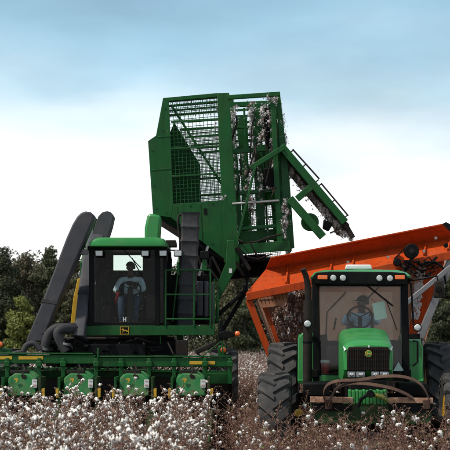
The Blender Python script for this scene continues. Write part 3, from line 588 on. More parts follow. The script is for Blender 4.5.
# wire mesh: front, back, roof
def meshpanel(q, nu, nv, r, D0=DB, D1=None, pull=0.0):
    """q: four pixel corners tl,tr,br,bl on the front plane, moved to depth D0"""
    b = MB(); C = [bp(x, y, D0) for x, y in q]
    for i in range(nu + 1):
        t = i / nu; b.bar(C[0].lerp(C[1], t), C[3].lerp(C[2], t), r, r)
    for j in range(nv + 1):
        t = j / nv; b.bar(C[0].lerp(C[3], t) + Vector((0, r * .6, 0)), C[1].lerp(C[2], t) + Vector((0, r * .6, 0)), r, r)
    return b
o = meshpanel([(168.6, 101), (217.5, 96.6), (222.8, 200.6), (173, 204)], 13, 27, .011, DB + .03).build('front_mesh', 'green', BK, fix=False); tag(o, 'dark green wire mesh of the basket front', kind='stuff')
o = meshpanel([(171, 114), (219, 110), (224, 206), (180, 209)], 34, 60, .011, DK).build('back_mesh', 'green', BK, fix=False); tag(o, 'wire mesh of the basket back', kind='stuff')
o = meshpanel([(226, 110), (272, 106), (286, 250), (234, 255)], 28, 80, .010, DK).build('back_mesh', 'green', BK, fix=False); tag(o, 'wire mesh of the basket back behind the open frame', kind='stuff')
b = MB()
for y0, y1, x0 in ((122, 119.6, 171), (148.8, 146, 171), (176.4, 173.4, 172)): pbar(b, x0, y0, x0 + 50, y1, DB + .02, 1.7, .05)
b.build('mesh_rib', 'green', BK, .004)
b = MB(); pbar(b, 171, 105, 224.5, 188.5, DB + .35, 2.2, .06); b.build('diagonal_brace', 'green', BK, .006)
for k in range(4):                       # roof slats, seen from below
    t = (k + .3) / 4; D = DB + .1 + t * (DK - DB - .1); b = MB()
    b.bar(bp(165 - (0 if k else 0), 99.4, D), bp(219, 95, D), .10, .03, up=(0, 0, 1)); b.build('roof_slat', 'green', BK, .004)
b = MB()
for k in range(30):
    x = 166 + k * 52 / 29; b.bar(bp(x, 99.4 - (x - 165) * .08, DB + .1), bp(x, 99.4 - (x - 165) * .08, DK), .008, .008)
tag(b.build('roof_mesh', 'green', BK, fix=False), 'wire mesh of the basket roof', kind='stuff')
for k in range(5):
    y = 119 + k * 8; b = MB(); pbar(b, 174 + k * 5.5, y + 2.5, 222 + k * .4, y, DK - .05, 1.9, .05); b.build('back_rib', 'green', BK, .004)
for y in (164, 182): b = MB(); b.bar(bp(196, y + 1.5, DK - .04), bp(223, y, DK - .04), .05, .05); b.build('back_rib', 'green', BK, .004)
for k in range(7):
    y = 109 + k * 6.2; b = MB(); pbar(b, 231 + k * .5, y + 1.5, 272 + k * .5, y - .5, DK - .1, 2.3, .05); b.build('back_rib', 'green', BK, .004)
for pts, D in (([(236, 118), (247, 117), (249, 150), (239, 150)], DK - .2), ([(240, 152), (246, 152), (250, 235), (243, 236)], DK - .2), ([(258, 150), (282, 148), (285, 204), (262, 206)], DB + 1.3), ([(271.5, 205), (283, 204), (287, 250), (274, 250)], DB + 1.2), ([(262, 104), (277, 103), (282, 152), (266, 153)], DK - .25)):  # solid plates behind the open frame, added to darken the basket interior
    b = MB(); b.pp(pts, D, .04); b.build('inner_plate', 'green', BK)
b = MB(); b.pp([(274.4, 97), (278.5, 97), (284, 178), (291, 250), (281, 250)], DB + .3, .03); b.build('inner_plate', 'green', BK)
# open right-hand frame
pbar(MB(), 227, 97.6, 280, 94, DB, 4.2, .10).build('top_beam', 'green', BK, .008)
pbar(MB(), 230, 105, 276, 103, DB + .9, 5, .08).build('top_beam', 'green', BK, .008)
for nm, pts, D, t in (('frame_post', [(251.5, 104), (260.5, 103.4), (266.5, 252), (257.5, 252)], DB + .75, .1),
                      ('frame_post', [(229.5, 98), (233.5, 98), (244.5, 252), (239, 252)], DB + .7, .08),
                      ('frame_post', [(270.5, 95), (275, 95), (283, 250), (277.5, 250)], DB + .02, .1),
                      ('frame_post', [(276, 94.2), (280.2, 94.2), (289.5, 178), (294.5, 248), (284, 250), (281.5, 178)], DB + .16, .08)):
    b = MB(); b.pp(pts, D, t); b.build(nm, 'green', BK, .008)
b = MB(); b.prism([bp(278, 96, DB + .25), bp(284.5, 180, DB + .25), bp(291, 250, DB + .25), bp(291, 250), bp(284.5, 180), bp(278, 96)], (.03, 0, 0)); b.build('right_wall', 'green', BK)
for x0, y0, x1, y1, D, wd in ((229.5, 152, 268, 149, DB + .3, 4.5), (236, 193.5, 277, 190, DB + .3, 3.6), (237.5, 229, 283, 225.5, DB + .12, 3.4), (238, 249.5, 290, 245.5, DB + .05, 10), (234, 172, 262, 170, DB + 1.6, 3)):
    b = MB(); pbar(b, x0, y0, x1, y1, D, wd, .10); b.build('cross_beam', 'green', BK, .008)
b = MB(); b.pp([(240, 232), (283, 228), (283.5, 239), (240.5, 243)], DB + .5, .08); b.build('gate_plate', 'green', BK, .008)
b = MB(); b.pp([(263, 168), (276, 167), (277, 190), (264, 191)], DB + .55, .5); b.build('motor_box', 'black', BK, .03)
b = MB(); b.pp([(261, 108), (270.5, 107), (271, 122), (270, 138), (262, 138)], DB + 1.0, .1); b.pp([(266, 138), (274, 138), (275, 148), (267, 148)], DB + .8, .2); b.build('inner_shield', 'black', BK, .02)
b = MB(); b.bar(P(232, 204, DB - .08), P(279.5, 200.5, DB - .08), .05, .05); b.build('silver_rod', 'steel', BK, .015)
b = MB(); pbar(b, 250, 168.5, 283.5, 147.5, DB - .10, 5, .08); b.build('pivot_arm', 'green', BK, .01)
b = MB(); pbar(b, 255.5, 166, 232, 262, DB - .16, 2.2, .04); b.build('push_rod', 'green', BK, .006)
b = MB(); b.tube([P(237, 238, DB - .02), P(244, 243, DB - .1), P(256, 242, DB - .1), P(270, 237, DB - .08), P(282, 234, DB - .05)], .02, 6); b.tube([P(238, 247, DB - .05), P(248, 257, DB - .1), P(258, 259, DB - .1), P(272, 254, DB - .1)], .015, 6)
b.tube([P(250, 242, DB - .1), P(254, 250, DB - .12), P(258, 257, DB - .1)], .018, 6); b.tube([P(258, 196, DB), P(262, 191, DB - .05), P(270, 190, DB - .05), P(276, 187, DB)], .02, 6); b.build('hydraulic_line', 'dark_metal', BK)
rq = random.Random(9)
for k in range(9):
    x = rq.uniform(236, 280); y = rq.uniform(108, 200); b = MB(); b.tube([P(x, y, DB + .2), P(x + rq.uniform(-6, 6), y + rq.uniform(8, 18), DB + .1), P(x + rq.uniform(-10, 10), y + rq.uniform(22, 48), DB + .2)], rq.uniform(.012, .022), 6); b.build('hanging_hose', 'dark_metal', BK)
for x0, y0, x1, y1, D in ((244, 108, 252, 246, DB + 1.5), (264, 152, 268, 246, DB + .9), (231, 128, 256, 127, DB + 1.8), (230, 212, 262, 210, DB + 1.7), (262, 218, 282, 216, DB + .8)):
    b = MB(); pbar(b, x0, y0, x1, y1, D, 2, .06); b.build('inner_rail', 'green', BK, .005)
# unloading chute
CH = MB(); A0, A1 = P(281, 146, DB - .05), P(345, 222.5, DB - .05)
CH.bar(A0, A1, .10, .155, up=(1, 0, .8)); CH = CH.build('unloading_chute', 'green', PK, .01)
MB().bar(A0 + Vector((0, 1.5, 0)), A1 + Vector((0, 1.5, 0)), .10, .155, up=(1, 0, .8)).build('far_rail', 'green', CH, .01)
dv = (A1 - A0); up = Vector((dv.z, 0, -dv.x)).normalized(); up = up if up.z > 0 else -up
for k in range(14):
    c = A0 + dv * (.05 + k * .068); b = MB(); b.bar(c + Vector((0, .05, 0)) - up * .05, c + Vector((0, 1.45, 0)) - up * .05, .16, .03, up=up); b.build('conveyor_slat', 'dark_metal', CH)
b = MB(); b.bar(A0 + up * .14 + dv * .1, A0 + up * .17 + dv * .5, .03); b.bar(A0 + up * .14 + dv * .55, A0 + up * .14 + dv * .97, .03)
for q in (.11, .3, .5, .55, .76, .96): b.bar(A0 + dv * q, A0 + dv * q + up * .15, .025)
b.build('chute_rail', 'dark_metal', CH)
b = MB(); pbar(b, 289.5, 198.5, 323, 237, DB - .16, 8, .08); b.build('lower_arm', 'green', CH, .01)
b = MB(); pbar(b, 297, 199, 311, 187, DB - .12, 6.5, .06); b.build('arm_link', 'green', CH, .01)
b = MB(); b.disc(P(310, 222, DB), .185, .06); b.build('sprocket_cover', 'green', CH, .01)
b = MB(); b.pp([(324, 219), (333, 224), (329, 231), (323, 228)], DB + .1, .2); b.build('chain_guard', 'black', CH, .02)
b = MB(); b.bar(P(345, 222, DB), P(338, 230, DB), .04); b.bar(P(338, 230, DB), P(330, 233, DB), .03); b.lathe([(0, .09), (1.4, .09)], P(345, 226, DB), (0, 1, 0), 16); b.bar(P(345, 224, DB - .02), P(353, 238, DB - .02), .06, .10); b.build('end_roller', 'dark_metal', CH)
# lift linkage under the basket
b = MB(); b.pp([(227, 240), (234.5, 240), (236.5, 268), (224, 291), (219.5, 300), (218.5, 322), (215.5, 322), (216.5, 296), (219, 280), (226, 262)], DB - .35, .10); la = b.build('lift_arm', 'green', PK, .012)
b = MB(); b.pp([(229, 268.5), (232, 268.5), (232, 273), (229, 273)], DB - .357, .01); b.build('decal', 'white', la)
for a, c in (((247, 268), (246, 292)), ((245, 291), (219, 314)), ((243, 296), (222, 331)), ((250, 262), (244, 294)), ((237, 258), (246, 270))):
    b = MB(); b.tube([P(*a, 27.6), P(*c, 27.0)], .045, 10); b.build('lift_strut', 'black', PK)
b = MB(); b.pp([(181, 222), (231, 256), (266, 254), (268, 268), (262, 276), (205, 282), (194, 262), (184, 236)], 28.2, .6); b.build('basket_underframe', 'black', PK)
b = MB(); pbar(b, 236, 248, 250, 270, DB - .2, 4, .1); pbar(b, 236, 262, 244, 276, DB - .1, 3, .1); b.build('hinge_arm', 'dark_metal', PK, .01)
b = MB()
for q in ((205, 262, 218, 280), (212, 256, 222, 276), (198, 256, 206, 282), (190, 246, 200, 276)): pbar(b, *q, 27.3, 2.2, .06)
b.build('underside_tube', 'dark_metal', PK)
for X in (-3.0, -.95):
    b = MB(); b.box((X, 28.0, 2.6), (.14, .14, 2.1)); b.bar((X, 28.0, 3.6), (X + .2, 28.4, 4.6), .12); b.build('mast', 'green', PK, .01)
b = MB(); b.box((-2.1, 27.2, 2.0), (2.2, 2.0, .12)); b.box((-2.1, 27.6, 2.6), (1.8, 1.2, 1.1)); b.build('engine_housing', 'dark_metal', PK, .03)

# lint clinging to the basket and the chute
def fluff(b, q, s, rnd, mi=0, n=22):     # a tuft of fibre: many small shards round a soft core
    b.lump(q, (s * .45, s * .4, s * .75), 1, .9, mi, rnd)
    for k in range(n):
        d = Vector((rnd.gauss(0, 1), rnd.gauss(0, .8), rnd.gauss(-.25, 1.15))) * s * .55; p = q + d; e = Vector((rnd.gauss(0, 1), rnd.gauss(0, 1), rnd.gauss(-.4, 1))).normalized() * s * rnd.uniform(.25, .8); o = e.orthogonal().normalized() * s * rnd.uniform(.08, .3)
        b.add([p, p + e * .5 + o, p + e, p + e * .45 - o * .6], [[0, 1, 2, 3]], mi)
rl = random.Random(3); b = MB()
def lint(x0, y0, x1, y1, n, D, s=.05, dr=1.6):
    for k in range(int(n * 1.05)):
        t = rl.random(); q = P(x0 + (x1 - x0) * t + rl.gauss(0, 1.3), y0 + (y1 - y0) * t + rl.gauss(0, 1.6), D + rl.uniform(-.06, .14)); fluff(b, q, s * rl.uniform(.5, 1.2), rl, 0 if rl.random() < .88 else 1)
for a in ((250, 104, 254, 150, 40, DB + .7, .06), (236, 106, 232, 140, 22, DB + .6, .05), (262, 108, 262, 140, 30, DB + .6, .06), (254, 150, 250, 185, 34, DB + .6, .055), (250, 185, 255, 246, 44, DB + .6, .05),
          (266, 98, 276, 98, 18, DB, .05), (277, 96, 284, 140, 44, DB + .3, .05), (284, 140, 288, 180, 20, DB + .3, .04), (286, 196, 285, 232, 26, DB, .05), (224, 196, 230, 199, 8, DB - .05, .035), (230, 215, 228, 175, 14, DB + .3, .03),
          (216, 100, 216, 140, 16, DB + .3, .028), (288, 165, 306, 190, 40, DB + .4, .08), (306, 188, 340, 226, 60, DB + .5, .085), (320, 205, 344, 232, 40, DB + .2, .07), (340, 226, 352, 240, 30, DB + .1, .06), (170, 104, 216, 100, 16, DB + 1, .03),
          (228, 200, 236, 250, 26, DB + .5, .03), (246, 106, 268, 106, 26, DB + .8, .04), (268, 110, 274, 165, 40, DB + .2, .04), (279, 100, 288, 178, 60, DB + .22, .05), (243, 150, 247, 200, 24, DB + 1, .035), (258, 160, 262, 205, 26, DB + .6, .04), (232, 108, 236, 190, 26, DB + .5, .035), (281, 215, 284, 240, 16, DB - .03, .03), (255, 190, 275, 188, 12, DB + .2, .03), (268, 215, 268, 236, 12, DB + .4, .03)): lint(*a)
tag(b.build('cotton_lint', ['lint', 'brown_lint'], None, fix=False, smooth=60), 'ragged dirty white lint clinging to the raised picker basket and chute', 'lint', kind='stuff')

# ------------------------------------------------------------------ tractor (local frame: y = 0 at the front axle, +y to the rear)
TA = R(4.2); TR = Vector((2.14, 20.0, 0)); EY = Vector((math.sin(TA), math.cos(TA), 0)); EX = Vector((math.cos(TA), -math.sin(TA), 0))
TT = thing('tractor', 'green farm tractor with rusty front hoop coupled ahead of the orange buggy', 'tractor', TR, -TA, world=False)
def L(x, y, yl):
    d = Vector(((x - 225) / F, 1, (HZ - y) / F)); t = (yl + TR.dot(EY)) / d.dot(EY); p = d * t + Vector((0, 0, CZ)) - TR
    return Vector((p.dot(EX), p.dot(EY), p.z))
def lp(b, pts, yl, t=.05, mi=0): return b.prism([L(x, y, yl) for x, y in pts], (0, t, 0), mi)
for s in (-1, 1):
    make_wheel(TT, (s * 1.38, 0, .755), .755, .50, .43, 'yellow', 17)
    make_wheel(TT, (s * 1.33, 2.8, .98), .98, .52, .53, 'yellow', 20)
b = MB(); b.tube([(-1.3, 0, .755), (1.3, 0, .755)], .10, 12); b.box((0, 0, .8), (.5, .4, .36)); b.build('front_axle', 'black', TT, .02)
b = MB(); b.tube([(-1.5, 2.8, .98), (1.5, 2.8, .98)], .11, 12); b.box((0, 2.6, 1.05), (.7, 1.0, .6)); b.box((0, 1.2, 1.0), (.5, 2.4, .5)); b.build('transmission', 'dark_metal', TT, .03)
# bonnet
secs = []
for y, wd, zt, zb in ((-.80, .335, 1.915, 1.62), (-.74, .355, 1.965, 1.50), (-.6, .365, 2.00, 1.42), (-.3, .37, 2.035, 1.40), (.5, .385, 2.12, 1.40), (1.5, .40, 2.19, 1.40)):
    secs.append([Vector(v) for v in ((-wd, y, zb), (-wd, y, zt - .13), (-wd * .95, y, zt - .07), (-wd * .82, y, zt - .025), (-wd * .5, y, zt), (0, y, zt + .008), (wd * .5, y, zt), (wd * .82, y, zt - .025), (wd * .95, y, zt - .07), (wd, y, zt - .13), (wd, y, zb))])
b = MB(); b.loft(secs); BON = b.build('bonnet', 'tractor_green', TT, .0, smooth=45)
gz = lambda y: L(0, y, -.82).z
b = MB(); b.prism([(-.30, -.82, 1.55), (.31, -.82, 1.55), (.315, -.82, 1.84), (.29, -.82, 1.903), (-.28, -.82, 1.903), (-.305, -.82, 1.84)], (0, .1, 0)); GR = b.build('grille', 'dark_metal', BON, .01)
b = MB()
for k in range(23): b.box((-.285 + k * .026, -.828, 1.72), (.008, .02, .33))
for k in range(5): b.box((0.005, -.826, 1.58 + k * .07), (.6, .016, .010))
tag(b.build('grille_mesh', 'dark_metal', GR, fix=False), 'fine dark bars of the radiator grille', kind='stuff')
b = MB(); b.disc((.005, -.84, 1.80), .052, .02); em = b.build('badge', 'yellow', BON)
b = MB(); b.disc((.005, -.843, 1.80), .045, .02); b.build('badge_field', 'tractor_green', em)
b = MB(); b.prism([(.005 - .04 + u * .08, -.85, 1.762 + v * .075) for u, v in DEER], (0, .01, 0)); b.build('emblem', 'yellow', em)
for s, a, c in ((-1, -.31, -.035), (1, .035, .31)):
    b = MB(); b.prism([(a, -.84, 1.44), (c, -.84, 1.44), (c, -.84, 1.55), (a, -.84, 1.55)], (0, .12, 0)); hl = b.build('headlight', 'black', BON, .015)
    b = MB(); m = (a + c) / 2; b.prism([(a + .012, -.85, 1.455), (m - .012, -.85, 1.455), (m - .012, -.85, 1.54), (a + .012, -.85, 1.54)], (0, .03, 0)); b.prism([(m + .0, -.85, 1.455), (c - .012, -.85, 1.455), (c - .012, -.85, 1.54), (m + .0, -.85, 1.54)], (0, .03, 0)); b.build('lens', 'headlamp_glass', hl, .01)
    for xc in ((a + m) / 2, (m + c) / 2):
        b = MB(); b.lathe([(0, .034), (-.010, .030), (-.012, .012), (-.004, .004)], (xc, -.851, 1.497), (0, 1, 0), 16); b.build('reflector', 'chrome', hl)
for s in (-1, 1):
    b = MB(); b.prism([(s * .30, -.822, 1.56), (s * .36, -.78, 1.56), (s * .36, -.78, 1.86), (s * .31, -.822, 1.80)], (0, .08, 0)); b.build('cheek_panel', 'tractor_green', BON, .008)
    b = MB(); b.prism([(s * .315, -.79, 1.86), (s * .355, -.74, 1.905), (s * .362, -.70, 1.90), (s * .34, -.80, 1.835)], (0, -.012, .008)); b.build('pale_corner_stripe', 'white', BON)
b = MB(); b.box((.01, -.812, 1.905), (.025, .02, .03)); b.build('bonnet_latch', 'white', BON, .004)
b = MB(); b.box((0, -.1, 1.2), (.56, 1.5, .45)); b.box((0, .8, 1.2), (.6, 1.4, .5)); b.build('engine_block', 'black', TT, .03)
# front weights, beam and plate
for k in range(11): MB().box((-.02 + (k - 5) * .05, -1.08, 1.19 - .01 * (k % 2)), (.045, .35, .20)).build('front_weight', 'tractor_green', TT, .01)
b = MB(); b.box((-.01, -.9, 1.05), (.7, .5, .12)); b.build('weight_bracket', 'tractor_green', TT, .015)
YB = -1.3
b = MB(); lp(b, [(310, 396.8), (353, 397.5), (353, 403), (310, 402.5)], YB, .12); BM = b.build('front_beam', 'rust_pale', TT, .006)
b = MB(); lp(b, [(388, 397.8), (433, 398), (433, 403.5), (388, 403)], YB, .12); b.build('front_beam', 'rust_pale', TT, .006)
b = MB(); lp(b, [(310, 403.3), (433, 404.2), (432, 420), (311, 420)], YB + .06, .03); lp(b, [(318, 420), (430, 420), (430, 424), (318, 424)], YB + .02, .08); lp(b, [(353, 399), (388, 399), (388, 405), (353, 405)], YB + .14, .06); b.build('push_plate', 'dirty_green', BM, .006)
for q in (329, 427):
    b = MB(); lp(b, [(q - 4, 400), (q + 3, 400), (q + 3, 409), (q - 4, 409)], YB - .03, .03); b.build('beam_clamp', 'rust', BM, .005)
b = MB(); lp(b, [(312, 404), (352, 404), (352, 411), (312, 411)], YB + .03, .02); lp(b, [(389, 404), (433, 404.5), (433, 412), (389, 411.5)], YB + .03, .02); b.build('rubber_flap', 'black', BM)
def strap(pts, yl0, wd, name):
    pts = [L(x, y, yl0 + dy) for x, y, dy in pts]; fine = []
    for i in range(len(pts) - 1):
        p0, p1, p2, p3 = pts[max(i - 1, 0)], pts[i], pts[i + 1], pts[min(i + 2, len(pts) - 1)]
        for k in range(6):
            t = k / 6; fine.append(.5 * ((2 * p1) + (p2 - p0) * t + (2 * p0 - 5 * p1 + 4 * p2 - p3) * t * t + (3 * p1 - p0 - 3 * p2 + p3) * t ** 3))
    fine.append(pts[-1]); b = MB(); secs = []
    for i, p in enumerate(fine):
        t = (fine[min(i + 1, len(fine) - 1)] - fine[max(i - 1, 0)]).normalized(); wv = Vector((0, .86, .5)); wv = (wv - t * wv.dot(t)).normalized() * wd / 2; nv = t.cross(wv).normalized() * .006
        secs.append([p - wv - nv, p + wv - nv, p + wv + nv, p - wv + nv])
    b.loft(secs); return b.build(name, 'rust', TT, .003, smooth=50)
strap([(327, 405, 0), (323.5, 395, -.05), (327, 385.5, -.1), (338, 381, -.15), (358, 380, -.1), (383, 376.5, -.05), (404, 377, 0), (419, 383, 0), (427, 394, 0), (430, 407, 0)], YB, .08, 'rusty_hoop')
strap([(328, 406, -.02), (334, 392, -.06), (345, 384.5, -.12), (363, 383.5, -.14), (388, 387.5, -.10), (404, 393, -.04), (414, 399, 0)], YB, .085, 'rusty_hoop')
b = MB(); cpt = [L(358, 407, YB - .1), L(361, 399, YB - .12), L(368, 394.5, YB - .14), L(378, 396, YB - .12)]; b.tube(cpt, .026, 10); b.disc(L(370.5, 394, YB - .2), .055, .08); b.build('hose', 'black', TT)
b = MB(); b.tube([L(375, 395, YB - .14), L(382, 397, YB - .14), L(388, 401, YB - .1)], .033, 10); b.build('green_hose_sleeve', 'green_leaf', TT)
# cab
Y0 = 1.6; c = MB()
lp(c, [(312.5, 281), (319, 283), (320.5, 374), (313, 386)], Y0, .10); lp(c, [(401, 283), (408, 281), (410, 386), (402.5, 374)], Y0, .10)
lp(c, [(314, 281), (407, 281.5), (404, 286), (318, 286)], Y0 + .004, .09)
xl, xr = L(313, 330, Y0).x + .02, L(409, 330, Y0).x - .02
zr, zf = L(0, 282, Y0).z, 1.42
for x in (xl, xr):
    c.box((x, 2.95, 2.2), (.10, .1, 1.56)); c.box((x * .99, 2.3, zf + .03), (.12, 1.5, .14)); c.box((x, 2.3, zr), (.09, 1.4, .09)); c.box((x, 2.2, 1.9), (.05, .06, 1.1))
c.box(((xl + xr) / 2, 2.95, 1.68), (xr - xl, .09, .62)); c.box(((xl + xr) / 2, 2.95, zr), (xr - xl, .09, .1)); c.box(((xl + xr) / 2, 2.3, 1.38), (xr - xl, 1.4, .08))
c.box(((xl + xr) / 2, Y0 + .06, 1.40), (xr - xl, .1, .1))
TC = c.build('cab', 'black', TT, .012)
secs = []; cx = (xl + xr) / 2; hw = (xr - xl) / 2
for y, gw, zt in ((1.38, -.02, 3.02), (1.42, .02, 3.10), (1.6, .045, 3.15), (2.2, .06, 3.19), (2.9, .05, 3.17), (3.15, .0, 3.06)):
    w2 = hw + gw; zb = 3.005
    secs.append([Vector(v) for v in ((cx - w2 + .01, y, zb), (cx - w2 - .015, y, zb + .03), (cx - w2 + .06, y, zt - .05), (cx - w2 + .2, y, zt - .015), (cx, y, zt), (cx + w2 - .2, y, zt - .015), (cx + w2 - .06, y, zt - .05), (cx + w2 + .015, y, zb + .03), (cx + w2 - .01, y, zb))])
b = MB(); b.loft(secs); b.build('roof', 'tractor_green', TC, .01, smooth=50)
b = MB(); lp(b, [(313, 276), (316, 272.6), (330, 271.4), (391, 271.8), (405, 273.2), (408, 276.6), (406.5, 284.5), (314.5, 284)], 1.36, .2); b.box((cx, 2.3, 2.96), (2 * hw, 1.5, .08)); VIS = b.build('roof_visor', 'black', TC, .012)
for q, y in ((333.3, 277.9), (343, 277.9), (379.5, 278.2), (390, 278.3)):
    b = MB(); b.disc(L(q, y, 1.335), .063, .05); k = b.build('work_light', 'black', VIS); b = MB(); b.lathe([(0, .05), (-.012, .04), (-.018, .01)], L(q, y, 1.334), (0, 1, 0), 16); b.build('lens', 'lamp_clear', k)
for q in (322.6, 400):
    b = MB(); lp(b, [(q - 5, 275.2), (q + 5, 275.2), (q + 5, 279.4), (q - 5, 279.4)], 1.335, .04); b.build('turn_signal', 'lamp_orange', VIS, .01)
b = MB(); lp(b, [(346, 264.5), (371, 264.5), (372.5, 269.5), (345, 269.5)], 1.9, .25); b.build('receiver_box', 'white', TC, .02)
b = MB(); lp(b, [(320, 286), (401.5, 286.3), (402.5, 374), (321, 374)], Y0 + .045, .006); b.build('windshield', 'clear_glass', TC)
for x in (xl, xr):
    b = MB(); b.box((x, 2.28, 2.22), (.006, 1.22, 1.42)); b.build('side_glass', 'clear_glass', TC)
b = MB(); b.box(((xl + xr) / 2, 2.95, 2.3), (xr - xl - .12, .006, 1.32)); b.build('rear_glass', 'clear_glass', TC)
b = MB(); b.bar(L(363, 282, Y0 - .04), L(393, 306, Y0 - .02), .02, .025); b.bar(L(386, 299, Y0 - .03), L(397, 330, Y0 - .03), .012, .012); b.build('wiper', 'black', TC)
b = MB(); lp(b, [(393, 371), (398.5, 362), (404, 371)], Y0 - .006, .006); b.build('warning_triangle', 'paper', TC); b = MB(); lp(b, [(319.5, 375.5), (346, 375.5), (346, 381), (319.5, 381)], Y0 - .01, .06); b.build('cab_sill', 'tractor_green', TC, .003)
# cab inside
SX = L(361, 0, 2.4).x
b = MB(); b.box((SX, 2.5, 1.86), (.5, .48, .14)); b.box((SX, 2.74, 2.16), (.48, .12, .55)); b.box((SX, 2.5, 1.6), (.3, .3, .42)); b.build('seat', 'tan_trim', TC, .04)
sc = L(360, 317, 1.98); b = MB(); tl = Matrix.Rotation(R(62), 3, 'X')
b.tube([sc + tl @ Vector((.205 * math.cos(2 * math.pi * i / 24), .205 * math.sin(2 * math.pi * i / 24), 0)) for i in range(25)], .016, 8)
for a in (-90, 30, 150): b.bar(sc, sc + tl @ Vector((.205 * math.cos(R(a)), .205 * math.sin(R(a)), 0)), .03, .015)
b.bar(sc, (sc.x, 1.75, 1.6), .07, .08); b.build('steering_wheel', 'black', TC)
b = MB(); b.box((sc.x, 1.78, 2.06), (.42, .2, .24)); b.build('dashboard', 'seat', TC, .05)
b = MB(); b.box((SX + .48, 2.4, 1.75), (.25, .8, .5)); b.box((SX - .48, 2.5, 1.7), (.2, .7, .4)); b.build('console', 'seat', TC, .04)
b = MB(); lp(b, [(320, 335), (327, 334), (328, 345.5), (321, 346)], Y0 + .15, .05); b.build('monitor', 'black', TC, .01)
b = MB(); pbx = L(325, 322, 2.0); b.tube([L(326, 334, 2.0), L(327, 312, 2.1), L(346, 292, 2.3)], .012, 6); b.tube([L(334, 330, 2.0), L(336, 318, 2.0)], .014, 6); b.tube([L(366, 300, 2.6), L(380, 286, 2.7)], .014, 6); b.build('cable', 'black', TC)
gl = sc + tl @ Vector((-.19, .03, 0)); gr = sc + tl @ Vector((.19, .03, 0)); PB = Vector((SX + .02, 2.44, 1.90))
Mt = Matrix.Translation(TR) @ Matrix.Rotation(-TA, 4, 'Z')
person('tractor driver in a dark cap and blue shirt at the steering wheel', Mt @ PB, -TA, 'blue_shirt', [gl - PB, gr - PB], True, .05, .0, -.95)
# bits that hang in the cab
b = MB(); b.prism([L(x, y, Y0 + .056) for x, y in ((372, 303.5), (384.5, 301), (387, 318), (375, 320.5))], (0, .003, 0)); pap = b.build('paper_sheet', 'paper', None)
pap.data.transform(Mt); tag(pap, 'pale greenish sheet of paper stuck inside the tractor windshield', 'paper')
cq = Mt @ L(325, 373.2, Y0 + .28); b = MB(); b.lathe([(0, .055), (.02, .06), (.20, .075), (.20, .06)], cq * Vector((1, 1, 0)) + Vector((0, 0, 1.421)), (0, 0, 1), 18); cup = b.build('cup', 'red', None); tag(cup, 'red cup with a white lid on the tractor cab floor', 'cup')
b = MB(); b.lathe([(.20, .079), (.235, .079), (.245, .06)], cq * Vector((1, 1, 0)) + Vector((0, 0, 1.421)), (0, 0, 1), 18); ld = b.build('lid', 'white', cup)
# exhaust, mirrors, lights, fenders, steps
b = MB(); ex = [L(307.5, 390, 1.35), L(307.8, 330, 1.35), L(308, 300, 1.35)]; b.tube(ex, [.075, .075, .072], 16); b.tube([L(308, 301, 1.35), L(307.6, 284, 1.35), L(306, 276, 1.32), L(303, 269, 1.28)], [.052, .05, .047, .045], 14); b.build('exhaust_pipe', 'dark_metal', TT, smooth=50)
b = MB(); b.lathe([(-.02, .082), (.02, .082)], L(307.7, 342, 1.35), (0, 0, 1), 16); b.bar(L(307.6, 338.5, 1.38), L(316, 338.5, 1.6), .05, .07); b.build('exhaust_bracket', 'black', TT, .008); b = MB(); b.bar(L(409, 336.5, 1.6), L(420, 336.5, 1.6), .06, .09); b.bar(L(411, 283, 1.6), L(413.5, 325, 1.55), .03); b.build('bracket', 'black', TT, .008)
for q in ((307.4, 323.8, 1.2), (417.5, 327.6, 1.5)):
    b = MB(); b.disc(L(*q), .07, .06); k = b.build('side_lamp', 'black', TT); b = MB(); b.lathe([(0, .055), (-.015, .04), (-.02, .01)], L(*q) - Vector((0, .002, 0)), (0, 1, 0), 16); b.build('lens', 'lamp_clear', k)
b = MB(); b.tube([L(409, 280.5, 1.55), L(424, 278.5, 1.4), L(437, 276, 1.35), L(438, 282, 1.35)], .017, 8); b.build('mirror_arm', 'black', TT)
b = MB(); lp(b, [(434.2, 281.5), (443.5, 280), (445, 297.5), (433.5, 298)], 1.30, .06); mm = b.build('mirror', 'dark_metal', TT, .02); b = MB(); b.disc(L(438.5, 289, 1.27), .05, .04); b.build('mirror_knob', 'black', mm, .006)
b = MB(); b.tube([L(413, 341, 1.5), L(417.6, 341.5, 1.48), L(417.6, 362, 1.48), L(412.5, 366, 1.5)], .018, 8); b.build('grab_handle', 'black', TT)
for s in (-1, 1):
    b = MB(); secs = []
    for i in range(15):
        a = R(162 - 110 * i / 14); r = 1.12
        ri = r - .025; cy, cz = 2.75, .98
        pts = []
        for rr in (r, ri):
            for xx in ((.70, 1.03) if rr == r else (1.03, .70)): pts.append(Vector((s * xx - .04, cy + rr * math.cos(a), cz + rr * math.sin(a))))
        secs.append(pts)
    b.loft(secs); b.build('fender', 'tractor_green', TT, .006)
    b = MB(); b.prism([(s * .72 - .04, 1.68, 1.28), (s * .72 - .04, 1.68, 2.12 if s < 0 else 1.99), (s * .95 - .04, 1.69, 2.12 if s < 0 else 1.99), (s * 1.025 - .04, 1.70, 2.03 if s < 0 else 1.9), (s * 1.025 - .04, 1.70, 1.28)], (0, .05, 0)); b.build('fender_front', 'tractor_green', TT, .02)
    b = MB(); b.box((s * .74, 1.0, 1.22), (.46, .7, .22)); b.box((s * .74, .95, 1.02), (.4, .5, .12)); b.build('step_tank', 'black', TT, .03)
b = MB(); b.bar((0, 3.3, .6), (0, 4.6, .6), .12); b.build('drawbar', 'dark_metal', TT)
b = MB(); b.disc(L(298, 413, -.3), .06, .08); b.bar(L(298, 413, -.25), L(304, 414, .1), .05); b.build('steering_end', 'yellow', TT, .01)

